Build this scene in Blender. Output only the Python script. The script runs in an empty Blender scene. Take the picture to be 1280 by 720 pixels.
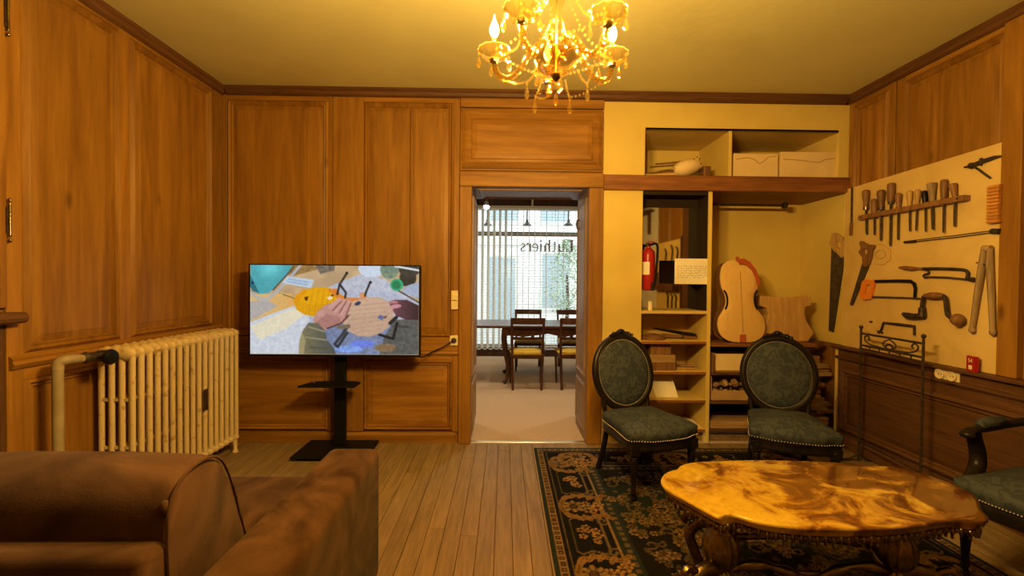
import bpy, bmesh, math, random
import numpy as np
from mathutils import Vector, Matrix, Euler
random.seed(7)
rng = np.random.default_rng(7)
PI = math.pi
S = bpy.context.scene
COL = S.collection

# ------------------------------------------------------------------ camera, world, exposure
F = 560.0                                    # focal length for a 1280 px wide frame
CAM = Vector((0.0, 0.0, 1.30))
CR = Euler((math.radians(90 - 0.92), 0, math.radians(-0.92))).to_matrix() @ Matrix.Rotation(math.radians(0.5), 3, 'Z')
cam_d = bpy.data.cameras.new('camera'); cam = bpy.data.objects.new('camera', cam_d); COL.objects.link(cam)
cam_d.sensor_width = 36.0; cam_d.lens = F / 1280 * 36.0; cam_d.clip_start = 0.02; cam_d.clip_end = 200
cam.matrix_world = Matrix.Translation(CAM) @ CR.to_4x4()
S.camera = cam
S.view_settings.view_transform = 'Standard'; S.view_settings.look = 'None'
S.view_settings.exposure = -0.2; S.view_settings.gamma = 1.0; S.view_settings.use_curve_mapping = False
S.cycles.sample_clamp_indirect = 6.0
S.cycles.max_bounces = 10; S.cycles.transparent_max_bounces = 24; S.cycles.diffuse_bounces = 5
S.cycles.caustics_reflective = False; S.cycles.caustics_refractive = False
S.cycles.blur_glossy = 1.0
W = bpy.data.worlds.new('sky'); S.world = W; W.use_nodes = True
wn = W.node_tree; wbg = wn.nodes['Background']; wbg.inputs[0].default_value = (0.90, 0.97, 1.0, 1); wbg.inputs[1].default_value = 3.6
BULB_POWER = 58.0                            # watts of each candle bulb
BULB_COL = (1.0, 0.62, 0.18)

# ------------------------------------------------------------------ helpers: pixels to world points
def ray(px, py):
    return CR @ Vector(((px - 640) / F, -(py - 360) / F, -1.0))
def onY(px, py, Y):
    d = ray(px, py); return CAM + d * (Y / d.y)
def onX(px, py, X):
    d = ray(px, py); return CAM + d * (X / d.x)
def onZ(px, py, Z):
    d = ray(px, py); return CAM + d * ((Z - CAM.z) / d.z)

# ------------------------------------------------------------------ helpers: objects
def tag(o, label=None, cat=None, group=None, kind=None):
    if label: o['label'] = label
    if cat: o['category'] = cat
    if group: o['group'] = group
    if kind: o['kind'] = kind
    return o
def thing(name, label, cat, loc=(0, 0, 0), rz=0.0, group=None):
    o = bpy.data.objects.new(name, None); COL.objects.link(o)
    o.location = loc; o.rotation_euler = (0, 0, rz); o.empty_display_size = 0.05
    return tag(o, label, cat, group)
def children(o): return [c for c in bpy.data.objects if c.parent == o]
def copy_tree(o, parent=None, loc=None, rz=None, label=None, group=None):
    kids = children(o)
    c = o.copy(); COL.objects.link(c)
    if parent: c.parent = parent
    if loc is not None: c.location = loc
    if rz is not None: c.rotation_euler = (0, 0, rz)
    if label: c['label'] = label
    if group: c['group'] = group
    for k in kids: copy_tree(k, c)
    return c

class MB:
    def __init__(s): s.v = []; s.f = []
    def add(s, vs, fs, M=None):
        b = len(s.v)
        s.v += [tuple(M @ Vector(p)) if M is not None else tuple(p) for p in vs]
        s.f += [tuple(i + b for i in f) for f in fs]; return s
    def box(s, x0, y0, z0, x1, y1, z1, M=None):
        vs = [(x, y, z) for z in (z0, z1) for y in (y0, y1) for x in (x0, x1)]
        return s.add(vs, [(0, 2, 3, 1), (4, 5, 7, 6), (0, 1, 5, 4), (2, 6, 7, 3), (0, 4, 6, 2), (1, 3, 7, 5)], M)
    def tube(s, pts, r, n=8, closed=False, cap=True, M=None, flat=1.0):
        pts = [Vector(p) for p in pts]; k = len(pts)
        rs = r if isinstance(r, (list, tuple)) else [r] * k
        vs = []; fs = []
        up = None
        for i, p in enumerate(pts):
            if closed: t = pts[(i + 1) % k] - pts[i - 1]
            else: t = pts[min(i + 1, k - 1)] - pts[max(i - 1, 0)]
            t = t.normalized() if t.length > 1e-9 else Vector((0, 0, 1))
            if up is None:
                up = Vector((0, 0, 1)) if abs(t.z) < 0.9 else Vector((0, 1, 0))
            up = (up - t * up.dot(t))
            up = up.normalized() if up.length > 1e-6 else t.orthogonal().normalized()
            w = t.cross(up)
            for j in range(n):
                a = 2 * PI * j / n
                vs.append(p + up * (math.cos(a) * rs[i]) + w * (math.sin(a) * rs[i] * flat))
        for i in range(k if closed else k - 1):
            i2 = (i + 1) % k
            for j in range(n):
                j2 = (j + 1) % n
                fs.append((i * n + j, i2 * n + j, i2 * n + j2, i * n + j2))
        if cap and not closed:
            fs.append(tuple(range(n))); fs.append(tuple((k - 1) * n + j for j in reversed(range(n))))
        return s.add(vs, fs, M)
    def lathe(s, prof, n=24, M=None, ribs=0, amp=0.0):
        vs = []; fs = []
        for (r, z) in prof:
            for j in range(n):
                a = 2 * PI * j / n
                rr = max(r, 1e-5) * (1 + amp * (abs(math.cos(a * ribs / 2)) if ribs else 0))
                vs.append((rr * math.cos(a), rr * math.sin(a), z))
        for i in range(len(prof) - 1):
            for j in range(n):
                j2 = (j + 1) % n
                fs.append((i * n + j, i * n + j2, (i + 1) * n + j2, (i + 1) * n + j))
        fs.append(tuple(reversed(range(n)))); fs.append(tuple((len(prof) - 1) * n + j for j in range(n)))
        return s.add(vs, fs, M)
    def prism(s, poly, y0, y1, M=None):              # poly in x,z; extruded along y
        n = len(poly)
        vs = [(p[0], y0, p[1]) for p in poly] + [(p[0], y1, p[1]) for p in poly]
        fs = [tuple(range(n)), tuple(reversed(range(n, 2 * n)))]
        fs += [(i, i + n, (i + 1) % n + n, (i + 1) % n) for i in range(n)]
        return s.add(vs, fs, M)
    def slab(s, poly, z0, z1, M=None):               # poly in x,y; extruded along z
        n = len(poly)
        vs = [(p[0], p[1], z0) for p in poly] + [(p[0], p[1], z1) for p in poly]
        fs = [tuple(reversed(range(n))), tuple(range(n, 2 * n))]
        fs += [(i, (i + 1) % n, (i + 1) % n + n, i + n) for i in range(n)]
        return s.add(vs, fs, M)
    def ell(s, c, r, nu=12, nv=8, M=None):
        if not isinstance(r, (tuple, list)): r = (r, r, r)
        vs = [(c[0], c[1], c[2] - r[2])]; fs = []
        for i in range(1, nv):
            t = -PI / 2 + PI * i / nv
            for j in range(nu):
                a = 2 * PI * j / nu
                vs.append((c[0] + r[0] * math.cos(t) * math.cos(a), c[1] + r[1] * math.cos(t) * math.sin(a), c[2] + r[2] * math.sin(t)))
        vs.append((c[0], c[1], c[2] + r[2])); top = len(vs) - 1
        for j in range(nu):
            j2 = (j + 1) % nu
            fs.append((0, 1 + j2, 1 + j))
            for i in range(nv - 2):
                fs.append((1 + i * nu + j, 1 + i * nu + j2, 1 + (i + 1) * nu + j2, 1 + (i + 1) * nu + j))
            fs.append((top, 1 + (nv - 2) * nu + j, 1 + (nv - 2) * nu + j2))
        return s.add(vs, fs, M)
    def rings(s, rings, cap=True, M=None):           # stacked closed rings of equal count
        n = len(rings[0]); vs = [p for r in rings for p in r]; fs = []
        for i in range(len(rings) - 1):
            for j in range(n):
                j2 = (j + 1) % n
                fs.append((i * n + j, i * n + j2, (i + 1) * n + j2, (i + 1) * n + j))
        if cap:
            fs.append(tuple(reversed(range(n)))); fs.append(tuple((len(rings) - 1) * n + j for j in range(n)))
        return s.add(vs, fs, M)
    def frame(s, x0, z0, x1, z1, w, d0, d1, M=None):  # mitred moulding round a rectangle, outer edge given; y from 0 to -d
        prof = [(0, 0.0), (0, -d0), (w * .35, -d1), (w * .6, -d0), (w * .8, -d1 * .6), (w, 0.0)]
        rg = []
        for (o, y) in prof:
            rg.append([(x0 + o, y, z0 + o), (x1 - o, y, z0 + o), (x1 - o, y, z1 - o), (x0 + o, y, z1 - o)])
        return s.rings(rg, cap=False, M=M)
    def build(s, name, mat, parent=None, smooth=False, bevel=0.0, seg=2, sub=0, ang=40, loc=None, kind=None, label=None):
        me = bpy.data.meshes.new(name)
        me.from_pydata(s.v, [], s.f); me.validate()
        bm = bmesh.new(); bm.from_mesh(me); bmesh.ops.recalc_face_normals(bm, faces=bm.faces); bm.to_mesh(me); bm.free()
        if mat: me.materials.append(mat)
        o = bpy.data.objects.new(name, me); COL.objects.link(o)
        if parent: o.parent = parent
        if loc is not None: o.location = loc
        if smooth or sub:
            me.polygons.foreach_set('use_smooth', [True] * len(me.polygons))
            if not sub: me.set_sharp_from_angle(angle=math.radians(ang))
        if bevel:
            b = o.modifiers.new('bevel', 'BEVEL'); b.width = bevel; b.segments = seg; b.limit_method = 'ANGLE'; b.angle_limit = math.radians(40)
        if sub:
            m = o.modifiers.new('sub', 'SUBSURF'); m.levels = sub; m.render_levels = sub
        if kind: o['kind'] = kind
        if label: o['label'] = label
        return o
def dup(o, parent=None, loc=None, rot=None):
    c = o.copy(); COL.objects.link(c)
    if parent: c.parent = parent
    if loc is not None: c.location = loc
    if rot is not None: c.rotation_euler = rot
    return c
def spline(pts, m=6, closed=False):
    P = [Vector(p) for p in pts]; n = len(P); out = []
    for i in range(n if closed else n - 1):
        if closed: a, b, c, d = P[i - 1], P[i], P[(i + 1) % n], P[(i + 2) % n]
        else: a, b, c, d = P[max(i - 1, 0)], P[i], P[i + 1], P[min(i + 2, n - 1)]
        for k in range(m):
            t = k / m
            out.append(0.5 * ((2 * b) + (c - a) * t + (2 * a - 5 * b + 4 * c - d) * t * t + (3 * b - a - 3 * c + d) * t ** 3))
    if not closed: out.append(P[-1])
    return out
def lerp(a, b, t): return a + (b - a) * t
def Tm(x, y, z, rx=0, ry=0, rz=0): return Matrix.Translation((x, y, z)) @ Euler((rx, ry, rz)).to_matrix().to_4x4()
def dome_rings(outline, z0, h, n=6, k=2.2, skirt=0.0):
    cx = sum(p[0] for p in outline) / len(outline); cy = sum(p[1] for p in outline) / len(outline)
    R = []
    if skirt: R.append([(p[0], p[1], z0 - skirt) for p in outline])
    for i in range(n + 1):
        t = i / n; sc = 1 - 0.98 * t ** 1.5 if i else 1
        z = z0 + h * (1 - (sc) ** k)
        R.append([(cx + (p[0] - cx) * sc, cy + (p[1] - cy) * sc, z) for p in outline])
    return R

# ------------------------------------------------------------------ materials
MATS = {}
def mat(name, col, rough=0.6, metal=0.0, spec=0.3, noise=0.0, nscale=8.0, col2=None, bump=0.0, bscale=60.0, stretch=(1, 1, 1), coat=0.0, lo=.35, hi=.65, detail=4, rand=True, sheen=0.0):
    m = bpy.data.materials.new(name); m.use_nodes = True; nt = m.node_tree; N = nt.nodes; L = nt.links
    b = N['Principled BSDF']; b.inputs['Roughness'].default_value = rough; b.inputs['Metallic'].default_value = metal
    b.inputs['Specular IOR Level'].default_value = spec
    if coat: b.inputs['Coat Weight'].default_value = coat; b.inputs['Coat Roughness'].default_value = 0.08
    if sheen: b.inputs['Sheen Weight'].default_value = sheen
    b.inputs['Base Color'].default_value = (*col, 1)
    tc = N.new('ShaderNodeTexCoord'); mp = N.new('ShaderNodeMapping'); mp.inputs['Scale'].default_value = stretch
    vec = tc.outputs['Object']
    if rand:
        oi = N.new('ShaderNodeObjectInfo'); ad = N.new('ShaderNodeVectorMath'); ad.operation = 'ADD'
        mu = N.new('ShaderNodeMath'); mu.operation = 'MULTIPLY'; mu.inputs[1].default_value = 37.0
        L.new(oi.outputs['Random'], mu.inputs[0]); L.new(vec, ad.inputs[0]); L.new(mu.outputs[0], ad.inputs[1]); vec = ad.outputs[0]
    L.new(vec, mp.inputs['Vector'])
    if col2:
        nz = N.new('ShaderNodeTexNoise'); nz.inputs['Scale'].default_value = nscale; nz.inputs['Detail'].default_value = detail; nz.inputs['Distortion'].default_value = noise
        L.new(mp.outputs[0], nz.inputs['Vector'])
        rp = N.new('ShaderNodeValToRGB'); rp.color_ramp.elements[0].position = lo; rp.color_ramp.elements[1].position = hi
        rp.color_ramp.elements[0].color = (*col, 1); rp.color_ramp.elements[1].color = (*col2, 1)
        L.new(nz.outputs['Fac'], rp.inputs[0]); L.new(rp.outputs[0], b.inputs['Base Color'])
    if bump:
        n2 = N.new('ShaderNodeTexNoise'); n2.inputs['Scale'].default_value = bscale; n2.inputs['Detail'].default_value = 5
        L.new(mp.outputs[0], n2.inputs['Vector'])
        bp = N.new('ShaderNodeBump'); bp.inputs['Strength'].default_value = bump; bp.inputs['Distance'].default_value = 0.01
        L.new(n2.outputs['Fac'], bp.inputs['Height']); L.new(bp.outputs[0], b.inputs['Normal'])
    MATS[name] = m
    return m
def wood(name, c1, c2, axis='z', rough=0.45, spec=0.25, gscale=1.0, var=0.25, bump=0.12, coat=0.0, knots=True, grain=.45):
    m = bpy.data.materials.new(name); m.use_nodes = True; nt = m.node_tree; N = nt.nodes; L = nt.links
    b = N['Principled BSDF']; b.inputs['Roughness'].default_value = rough; b.inputs['Specular IOR Level'].default_value = spec
    if coat: b.inputs['Coat Weight'].default_value = coat; b.inputs['Coat Roughness'].default_value = 0.15
    tc = N.new('ShaderNodeTexCoord'); oi = N.new('ShaderNodeObjectInfo'); mu = N.new('ShaderNodeMath'); mu.operation = 'MULTIPLY'; mu.inputs[1].default_value = 53.0
    ad = N.new('ShaderNodeVectorMath'); ad.operation = 'ADD'; mp = N.new('ShaderNodeMapping')
    L.new(oi.outputs['Random'], mu.inputs[0]); L.new(tc.outputs['Object'], ad.inputs[0]); L.new(mu.outputs[0], ad.inputs[1]); L.new(ad.outputs[0], mp.inputs['Vector'])
    st = [9 * gscale] * 3; st['xyz'.index(axis)] = 0.7 * gscale; mp.inputs['Scale'].default_value = st
    n1 = N.new('ShaderNodeTexNoise'); n1.inputs['Scale'].default_value = 1.6; n1.inputs['Detail'].default_value = 6; n1.inputs['Distortion'].default_value = 1.2
    n2 = N.new('ShaderNodeTexNoise'); n2.inputs['Scale'].default_value = 9.0; n2.inputs['Detail'].default_value = 4
    n3 = N.new('ShaderNodeTexNoise'); n3.inputs['Scale'].default_value = 2.2; n3.inputs['Detail'].default_value = 3
    L.new(mp.outputs[0], n1.inputs['Vector']); L.new(mp.outputs[0], n2.inputs['Vector']); L.new(ad.outputs[0], n3.inputs['Vector'])
    rp = N.new('ShaderNodeValToRGB'); rp.color_ramp.elements[0].position = .30; rp.color_ramp.elements[1].position = .72
    rp.color_ramp.elements[0].color = (*c1, 1); rp.color_ramp.elements[1].color = (*c2, 1)
    L.new(n1.outputs['Fac'], rp.inputs[0])
    mx = N.new('ShaderNodeMix'); mx.data_type = 'RGBA'; mx.blend_type = 'MULTIPLY'; mx.inputs['Factor'].default_value = grain
    L.new(rp.outputs[0], mx.inputs['A']); 
    r2 = N.new('ShaderNodeValToRGB'); r2.color_ramp.elements[0].position = .35; r2.color_ramp.elements[1].position = .6
    r2.color_ramp.elements[0].color = (.45, .42, .40, 1); r2.color_ramp.elements[1].color = (1, 1, 1, 1)
    L.new(n2.outputs['Fac'], r2.inputs[0]); L.new(r2.outputs[0], mx.inputs['B'])
    hv = N.new('ShaderNodeHueSaturation'); L.new(mx.outputs['Result'], hv.inputs['Color'])
    mr = N.new('ShaderNodeMapRange'); mr.inputs['To Min'].default_value = 1 - var; mr.inputs['To Max'].default_value = 1 + var
    ma = N.new('ShaderNodeMath'); ma.operation = 'ADD'; mm = N.new('ShaderNodeMath'); mm.operation = 'MULTIPLY'; mm.inputs[1].default_value = .5
    L.new(oi.outputs['Random'], ma.inputs[0]); L.new(n3.outputs['Fac'], ma.inputs[1]); L.new(ma.outputs[0], mm.inputs[0]); L.new(mm.outputs[0], mr.inputs['Value']); L.new(mr.outputs[0], hv.inputs['Value'])
    last = hv.outputs[0]
    if knots:
        vo = N.new('ShaderNodeTexVoronoi'); mk = N.new('ShaderNodeMapping'); ks = [4.0] * 3; ks['xyz'.index(axis)] = 1.6; mk.inputs['Scale'].default_value = ks
        L.new(ad.outputs[0], mk.inputs['Vector']); L.new(mk.outputs[0], vo.inputs['Vector']); vo.inputs['Scale'].default_value = 1.0
        rk = N.new('ShaderNodeValToRGB'); rk.color_ramp.elements[0].position = .03; rk.color_ramp.elements[1].position = .10
        rk.color_ramp.elements[0].color = (.38, .33, .3, 1); rk.color_ramp.elements[1].color = (1, 1, 1, 1)
        L.new(vo.outputs['Distance'], rk.inputs[0])
        m2 = N.new('ShaderNodeMix'); m2.data_type = 'RGBA'; m2.blend_type = 'MULTIPLY'; m2.inputs['Factor'].default_value = .8
        L.new(last, m2.inputs['A']); L.new(rk.outputs[0], m2.inputs['B']); last = m2.outputs['Result']
    L.new(last, b.inputs['Base Color'])
    if bump:
        bp = N.new('ShaderNodeBump'); bp.inputs['Strength'].default_value = bump; bp.inputs['Distance'].default_value = 0.004
        L.new(n2.outputs['Fac'], bp.inputs['Height']); L.new(bp.outputs[0], b.inputs['Normal'])
    MATS[name] = m
    return m
def emit(name, col, strength):
    m = bpy.data.materials.new(name); m.use_nodes = True; nt = m.node_tree
    e = nt.nodes.new('ShaderNodeEmission'); e.inputs[0].default_value = (*col, 1); e.inputs[1].default_value = strength
    nt.links.new(e.outputs[0], nt.nodes['Material Output'].inputs[0]); return m
def thin_glass(name, tint, edge=(1, 1, 1), body=0.0, refl=1.0, rough=0.03, bodycol=(1, 1, 1)):
    m = bpy.data.materials.new(name); m.use_nodes = True; nt = m.node_tree; N = nt.nodes; L = nt.links
    t = N.new('ShaderNodeBsdfTransparent'); t.inputs[0].default_value = (*tint, 1)
    g = N.new('ShaderNodeBsdfGlossy'); g.inputs['Roughness'].default_value = rough; g.inputs[0].default_value = (*edge, 1)
    d = N.new('ShaderNodeBsdfTranslucent'); d.inputs[0].default_value = (*bodycol, 1)
    lw = N.new('ShaderNodeLayerWeight'); lw.inputs[0].default_value = 0.35
    mul = N.new('ShaderNodeMath'); mul.operation = 'MULTIPLY'; mul.inputs[1].default_value = refl; L.new(lw.outputs['Facing'], mul.inputs[0])
    m1 = N.new('ShaderNodeMixShader'); m1.inputs[0].default_value = body; L.new(t.outputs[0], m1.inputs[1]); L.new(d.outputs[0], m1.inputs[2])
    m2 = N.new('ShaderNodeMixShader'); L.new(mul.outputs[0], m2.inputs[0]); L.new(m1.outputs[0], m2.inputs[1]); L.new(g.outputs[0], m2.inputs[2])
    L.new(m2.outputs[0], N['Material Output'].inputs[0]); return m
def vcol_mat(name, rough=0.9, emission=0.0, bump=0.0):
    m = bpy.data.materials.new(name); m.use_nodes = True; nt = m.node_tree; N = nt.nodes; L = nt.links
    a = N.new('ShaderNodeAttribute'); a.attribute_name = 'Col'; b = N['Principled BSDF']; b.inputs['Roughness'].default_value = rough; b.inputs['Specular IOR Level'].default_value = .05
    if emission:
        b.inputs['Base Color'].default_value = (.01, .01, .01, 1); b.inputs['Roughness'].default_value = .25
        L.new(a.outputs['Color'], b.inputs['Emission Color']); b.inputs['Emission Strength'].default_value = emission
    else: L.new(a.outputs['Color'], b.inputs['Base Color'])
    if bump:
        n2 = N.new('ShaderNodeTexNoise'); n2.inputs['Scale'].default_value = 350
        tc = N.new('ShaderNodeTexCoord'); L.new(tc.outputs['Object'], n2.inputs['Vector'])
        bp = N.new('ShaderNodeBump'); bp.inputs['Strength'].default_value = bump; bp.inputs['Distance'].default_value = 0.004
        L.new(n2.outputs['Fac'], bp.inputs['Height']); L.new(bp.outputs[0], b.inputs['Normal'])
    return m
def srgb(*c):
    return tuple((x / 255 / 12.92) if x / 255 <= .04045 else ((x / 255 + .055) / 1.055) ** 2.4 for x in c)

wall_wood = wood('panel wood vertical', (.205, .088, .012), (.35, .165, .023), 'z', rough=.5, grain=.24, spec=.25, gscale=.8)
wall_wood_h = wood('panel wood horizontal', (.205, .088, .012), (.35, .165, .023), 'x', rough=.5, grain=.24, spec=.25, gscale=.8)
dark_wood = wood('wainscot wood', (.082, .036, .016), (.145, .066, .028), 'x', rough=.5)
dark_wood_v = wood('wainscot wood vertical', (.082, .036, .016), (.145, .066, .028), 'z', rough=.5)
crown_wood = wood('crown wood', (.10, .042, .015), (.16, .07, .025), 'x', rough=.55, knots=False)
beam_wood = wood('beam wood', (.2, .075, .025), (.33, .13, .042), 'x', rough=.5, knots=False)
floor_wood = wood('floor board wood', (.195, .130, .060), (.30, .205, .098), 'y', rough=.55, var=.16, knots=False, grain=.4)
yellow = mat('yellow paint', (.70, .53, .14), rough=.65, col2=(.63, .46, .115), nscale=2.5, bump=.08, bscale=90, rand=False)
yellow_dull = mat('dull yellow paint', (.70, .52, .15), rough=.7, col2=(.60, .43, .12), nscale=3, bump=.08, bscale=90, rand=False)
plaster = mat('ceiling plaster', (.64, .58, .25), rough=.85, col2=(.56, .50, .21), nscale=1.1, bump=.14, bscale=28, rand=False)
white_wall = mat('white wall paint', (.72, .70, .64), rough=.8, col2=(.68, .66, .60), nscale=2)
carpet_m = mat('carpet', (.52, .365, .225), rough=.98, col2=(.45, .31, .19), nscale=60, bump=.4, bscale=400, spec=.1, rand=False)
ebony = mat('ebonised wood', (.007, .0052, .0045), rough=.38, spec=.2, col2=(.013, .009, .007), nscale=14, bump=.05)
black = mat('black powder coat', (.007, .007, .008), rough=.45, spec=.15)
iron = mat('dark iron', (.030, .024, .020), rough=.5, metal=.4, col2=(.08, .055, .04), nscale=40)
steel = mat('old steel', (.055, .045, .038), rough=.45, metal=.4, col2=(.10, .08, .065), nscale=30)
brass = mat('aged brass', (.34, .26, .12), rough=.3, metal=1.0, col2=(.10, .07, .032), nscale=18, bump=.15, bscale=70, lo=.3, hi=.75)
brass_bright = mat('threshold brass', (.8, .6, .3), rough=.3, metal=1.0)
chrome = mat('chrome', (.6, .55, .5), rough=.2, metal=1.0)
cream_paint = mat('radiator cream enamel', (.62, .48, .25), rough=.45, col2=(.38, .25, .11), nscale=22, lo=.60, hi=.72, bump=.08, bscale=50)
suede = mat('brown suede', (.030, .0145, .010), rough=.9, col2=(.105, .055, .034), nscale=3.6, noise=2.0, bump=.12, bscale=180, spec=.05, sheen=.06, lo=.3, hi=.7)
damask = mat('blue green damask', (.030, .037, .047), rough=.7, spec=.15, col2=(.050, .058, .064), nscale=24, noise=1.4, lo=.47, hi=.53, detail=3, bump=.08, bscale=300)
card = mat('tan cardboard', (.76, .58, .30), rough=.8, col2=(.68, .50, .25), nscale=6)
card_dark = mat('brown cardboard', (.46, .29, .14), rough=.85, col2=(.38, .235, .11), nscale=6)
paper = mat('white paper', (.85, .78, .62), rough=.8, col2=(.8, .72, .56), nscale=10)
ink = mat('dark ink', (.05, .035, .03), rough=.7)
maple = wood('pale spruce', (.70, .44, .15), (.76, .50, .18), 'z', rough=.5, var=.05, knots=False, grain=.14, gscale=2.5)
block_wood = wood('raw block wood', (.48, .28, .10), (.62, .39, .16), 'z', rough=.65, var=.08, grain=.3)
scrap_wood = wood('scrap wood', (.30, .175, .075), (.50, .32, .15), 'x', rough=.75, var=.45, knots=False)
tool_wood = wood('tool handle wood', (.16, .075, .03), (.28, .14, .06), 'z', rough=.45, var=.3, knots=False)
tool_pale = wood('pale handle wood', (.48, .29, .10), (.60, .38, .15), 'z', rough=.45, knots=False)
tool_grey = wood('worn grey wood', (.26, .17, .085), (.40, .28, .15), 'z', rough=.6, knots=False)
orange_wood = wood('orange waxed wood', (.50, .21, .045), (.64, .30, .08), 'x', rough=.4, knots=False)
red_paint = mat('red enamel', (.36, .018, .016), rough=.3)
red_block = mat('red wood', (.42, .085, .03), rough=.5, col2=(.35, .07, .025), nscale=12)
orange_plastic = mat('orange plastic', (.75, .24, .03), rough=.4)
cream_plastic = mat('cream plastic', (.72, .60, .38), rough=.4)
mirror_m = mat('mirror', (.62, .58, .5), rough=.03, metal=1.0)
chair_wood = wood('mahogany', (.05, .02, .012), (.10, .042, .022), 'z', rough=.3, knots=False)
yellow_seat = mat('yellow velvet', (.62, .40, .05), rough=.8, col2=(.55, .34, .04), nscale=30)
def translucent(name, col, k=.5):
    m = bpy.data.materials.new(name); m.use_nodes = True; nt = m.node_tree; N = nt.nodes; L = nt.links
    d = N.new('ShaderNodeBsdfDiffuse'); d.inputs[0].default_value = (*col, 1); t = N.new('ShaderNodeBsdfTranslucent'); t.inputs[0].default_value = (*col, 1)
    x = N.new('ShaderNodeMixShader'); x.inputs[0].default_value = k; L.new(d.outputs[0], x.inputs[1]); L.new(t.outputs[0], x.inputs[2]); L.new(x.outputs[0], N['Material Output'].inputs[0]); return m
blind_fabric = translucent('blind fabric', (.88, .86, .80), .6)
slat_m = translucent('pale slat', (.88, .88, .85), .55)
pipe_paint = mat('old pipe paint', (.36, .29, .17), rough=.5, col2=(.27, .20, .11), nscale=9)
jamb_wood = wood('reveal wood', (.24, .15, .10), (.36, .235, .16), 'z', rough=.42, knots=False)
crystal = thin_glass('crystal glass', (.94, .86, .66), edge=(1, .9, .66), body=.0014, refl=.3, bodycol=(1, .86, .45))
crystal2 = thin_glass('clear crystal bowl', (.80, .70, .50), edge=(1, .92, .7), body=.0012, refl=.8, bodycol=(1, .86, .45))
crystal_drop = thin_glass('crystal drop', (.93, .82, .56), edge=(1, .9, .62), body=.014, refl=.45, bodycol=(1, .82, .40))
crystal_cup = thin_glass('crystal cup', (.92, .83, .58), edge=(1, .9, .62), body=.0016, refl=1.0, bodycol=(1, .84, .40))
pane = thin_glass('window glass', (.96, .98, .97), refl=.25)

# ------------------------------------------------------------------ large structure
XL, XR, YB, YF, H = -2.24, 2.77, 3.58, -2.3, 2.80
DX0, DX1, DZ, YJ = -0.265, 0.66, 2.04, 4.08      # doorway opening and depth of its reveal
def struct(name, mb, m, loc=(0, 0, 0), rz=0.0, **k):
    o = mb.build(name, m, **k); o.location = loc; o.rotation_euler = (0, 0, rz); o['kind'] = 'structure'; return o

floor = struct('floor', MB().box(XL - .15, YF - .15, -.12, XR + .15, YB + .0, -.022), crown_wood)
pw = 0.088; x = XL
ci = 0
while x < XR - .01:
    x1 = min(x + pw, XR); y = YF - random.uniform(0, 1.2)
    while y < YB:
        y1 = y + random.uniform(1.7, 2.6)
        a, b = max(y, YF), min(y1, YB + (0.0))
        if b - a > .03:
            g = .0012; zt = random.uniform(-.0012, 0.0006)
            p = MB().box(-(x1 - x) / 2 + g, -(b - a) / 2 + g, -.02, (x1 - x) / 2 - g, (b - a) / 2 - g, zt).build('floor_board', floor_wood, floor, bevel=.0012, seg=1, loc=((x + x1) / 2, (a + b) / 2, 0))
        y = y1
    x = x1
ceiling = struct('ceiling', MB().box(XL - .15, YF - .15, H, XR + .15, YB + .7, H + .1), plaster)

wall_left = struct('wall_left', MB().box(YF, 0, -.1, YB + .2, .15, H), wall_wood, (XL, 0, 0), PI / 2)
wb = MB().box(XL - .15, 0, -.1, DX0 - .02, YJ - YB, H).box(DX0 - .02, 0, DZ + .02, DX1 + .02, YJ - YB, H).box(DX1 + .02, 0, -.1, .775, YJ - YB, H)
wb.box(.775, .60, -.1, XR + .15, .72, H).box(.70, YJ - YB, -.1, .775, .72, H)
wall_back = struct('wall_back', wb, wall_wood, (0, YB, 0))
wall_right = struct('wall_right', MB().box(-YB - .62, 0, -.1, -YF, .15, H), wall_wood, (XR, 0, 0), -PI / 2)
wall_front = struct('wall_front', MB().box(XL - .15, -.15, -.1, XR + .15, 0, H), wall_wood, (0, YF, 0))

def board(parent, name, x0, z0, x1, z1, m, d=.016, y=0.0, bev=.003):
    return MB().box(x0, y - d, z0, x1, y + .002, z1).build(name, m, parent, bevel=bev, seg=1)
def panel(parent, x0, z0, x1, z1, m, mm, w=.045, y=0.0, d0=.014, d1=.03, field=True, splits=()):
    """mitred moulding round a fielded panel; outer edge of the moulding given"""
    MB().frame(x0, z0, x1, z1, w, d0, d1, Tm(0, y, 0)).build('moulding', mm, parent, smooth=True, ang=25)
    xs = [x0 + w * .9] + list(splits) + [x1 - w * .9]
    for i in range(len(xs) - 1):
        a, b, c, d = xs[i] + (.0012 if i else 0), z0 + w * .9, xs[i + 1] - .0012, z1 - w * .9
        b1 = .035 if field else .004; r = []
        for (o, yy) in ((0, .002), (0, -.003), (b1, -.011 if field else -.005), (b1 + .002, -.013 if field else -.005)):
            ol = o if (i == 0 or not field) else min(o, .004); orr = o if (i == len(xs) - 2 or not field) else min(o, .004)
            r.append([(a + ol, y + yy, b + o), (c - orr, y + yy, b + o), (c - orr, y + yy, d - o), (a + ol, y + yy, d - o)])
        MB().rings(r).build('panel', m, parent)
def rail(parent, name, prof, x0, x1, m, y=0.0):
    """moulded rail along x; profile in (depth towards the room, z)"""
    mb = MB(); r0 = [(x0, y - p[0], p[1]) for p in prof]; r1 = [(x1, y - p[0], p[1]) for p in prof]
    mb.rings([r0, r1]); return mb.build(name, m, parent, smooth=True, ang=30)
def crown(name, x0, x1, loc, rz):
    prof = [(0, H), (.05, H), (.05, H - .018), (.036, H - .03), (.03, H - .05), (.014, H - .06), (0, H - .066)]
    o = rail(None, name, prof, x0, x1, crown_wood); o.location = loc; o.rotation_euler = (0, 0, rz); o['kind'] = 'structure'
crown('trim_1', YF, YB, (XL, 0, 0), PI / 2); crown('trim_2', XL + .05, XR - .05, (0, YB, 0), 0); crown('trim_3', -YB, -YF, (XR, 0, 0), -PI / 2)
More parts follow.
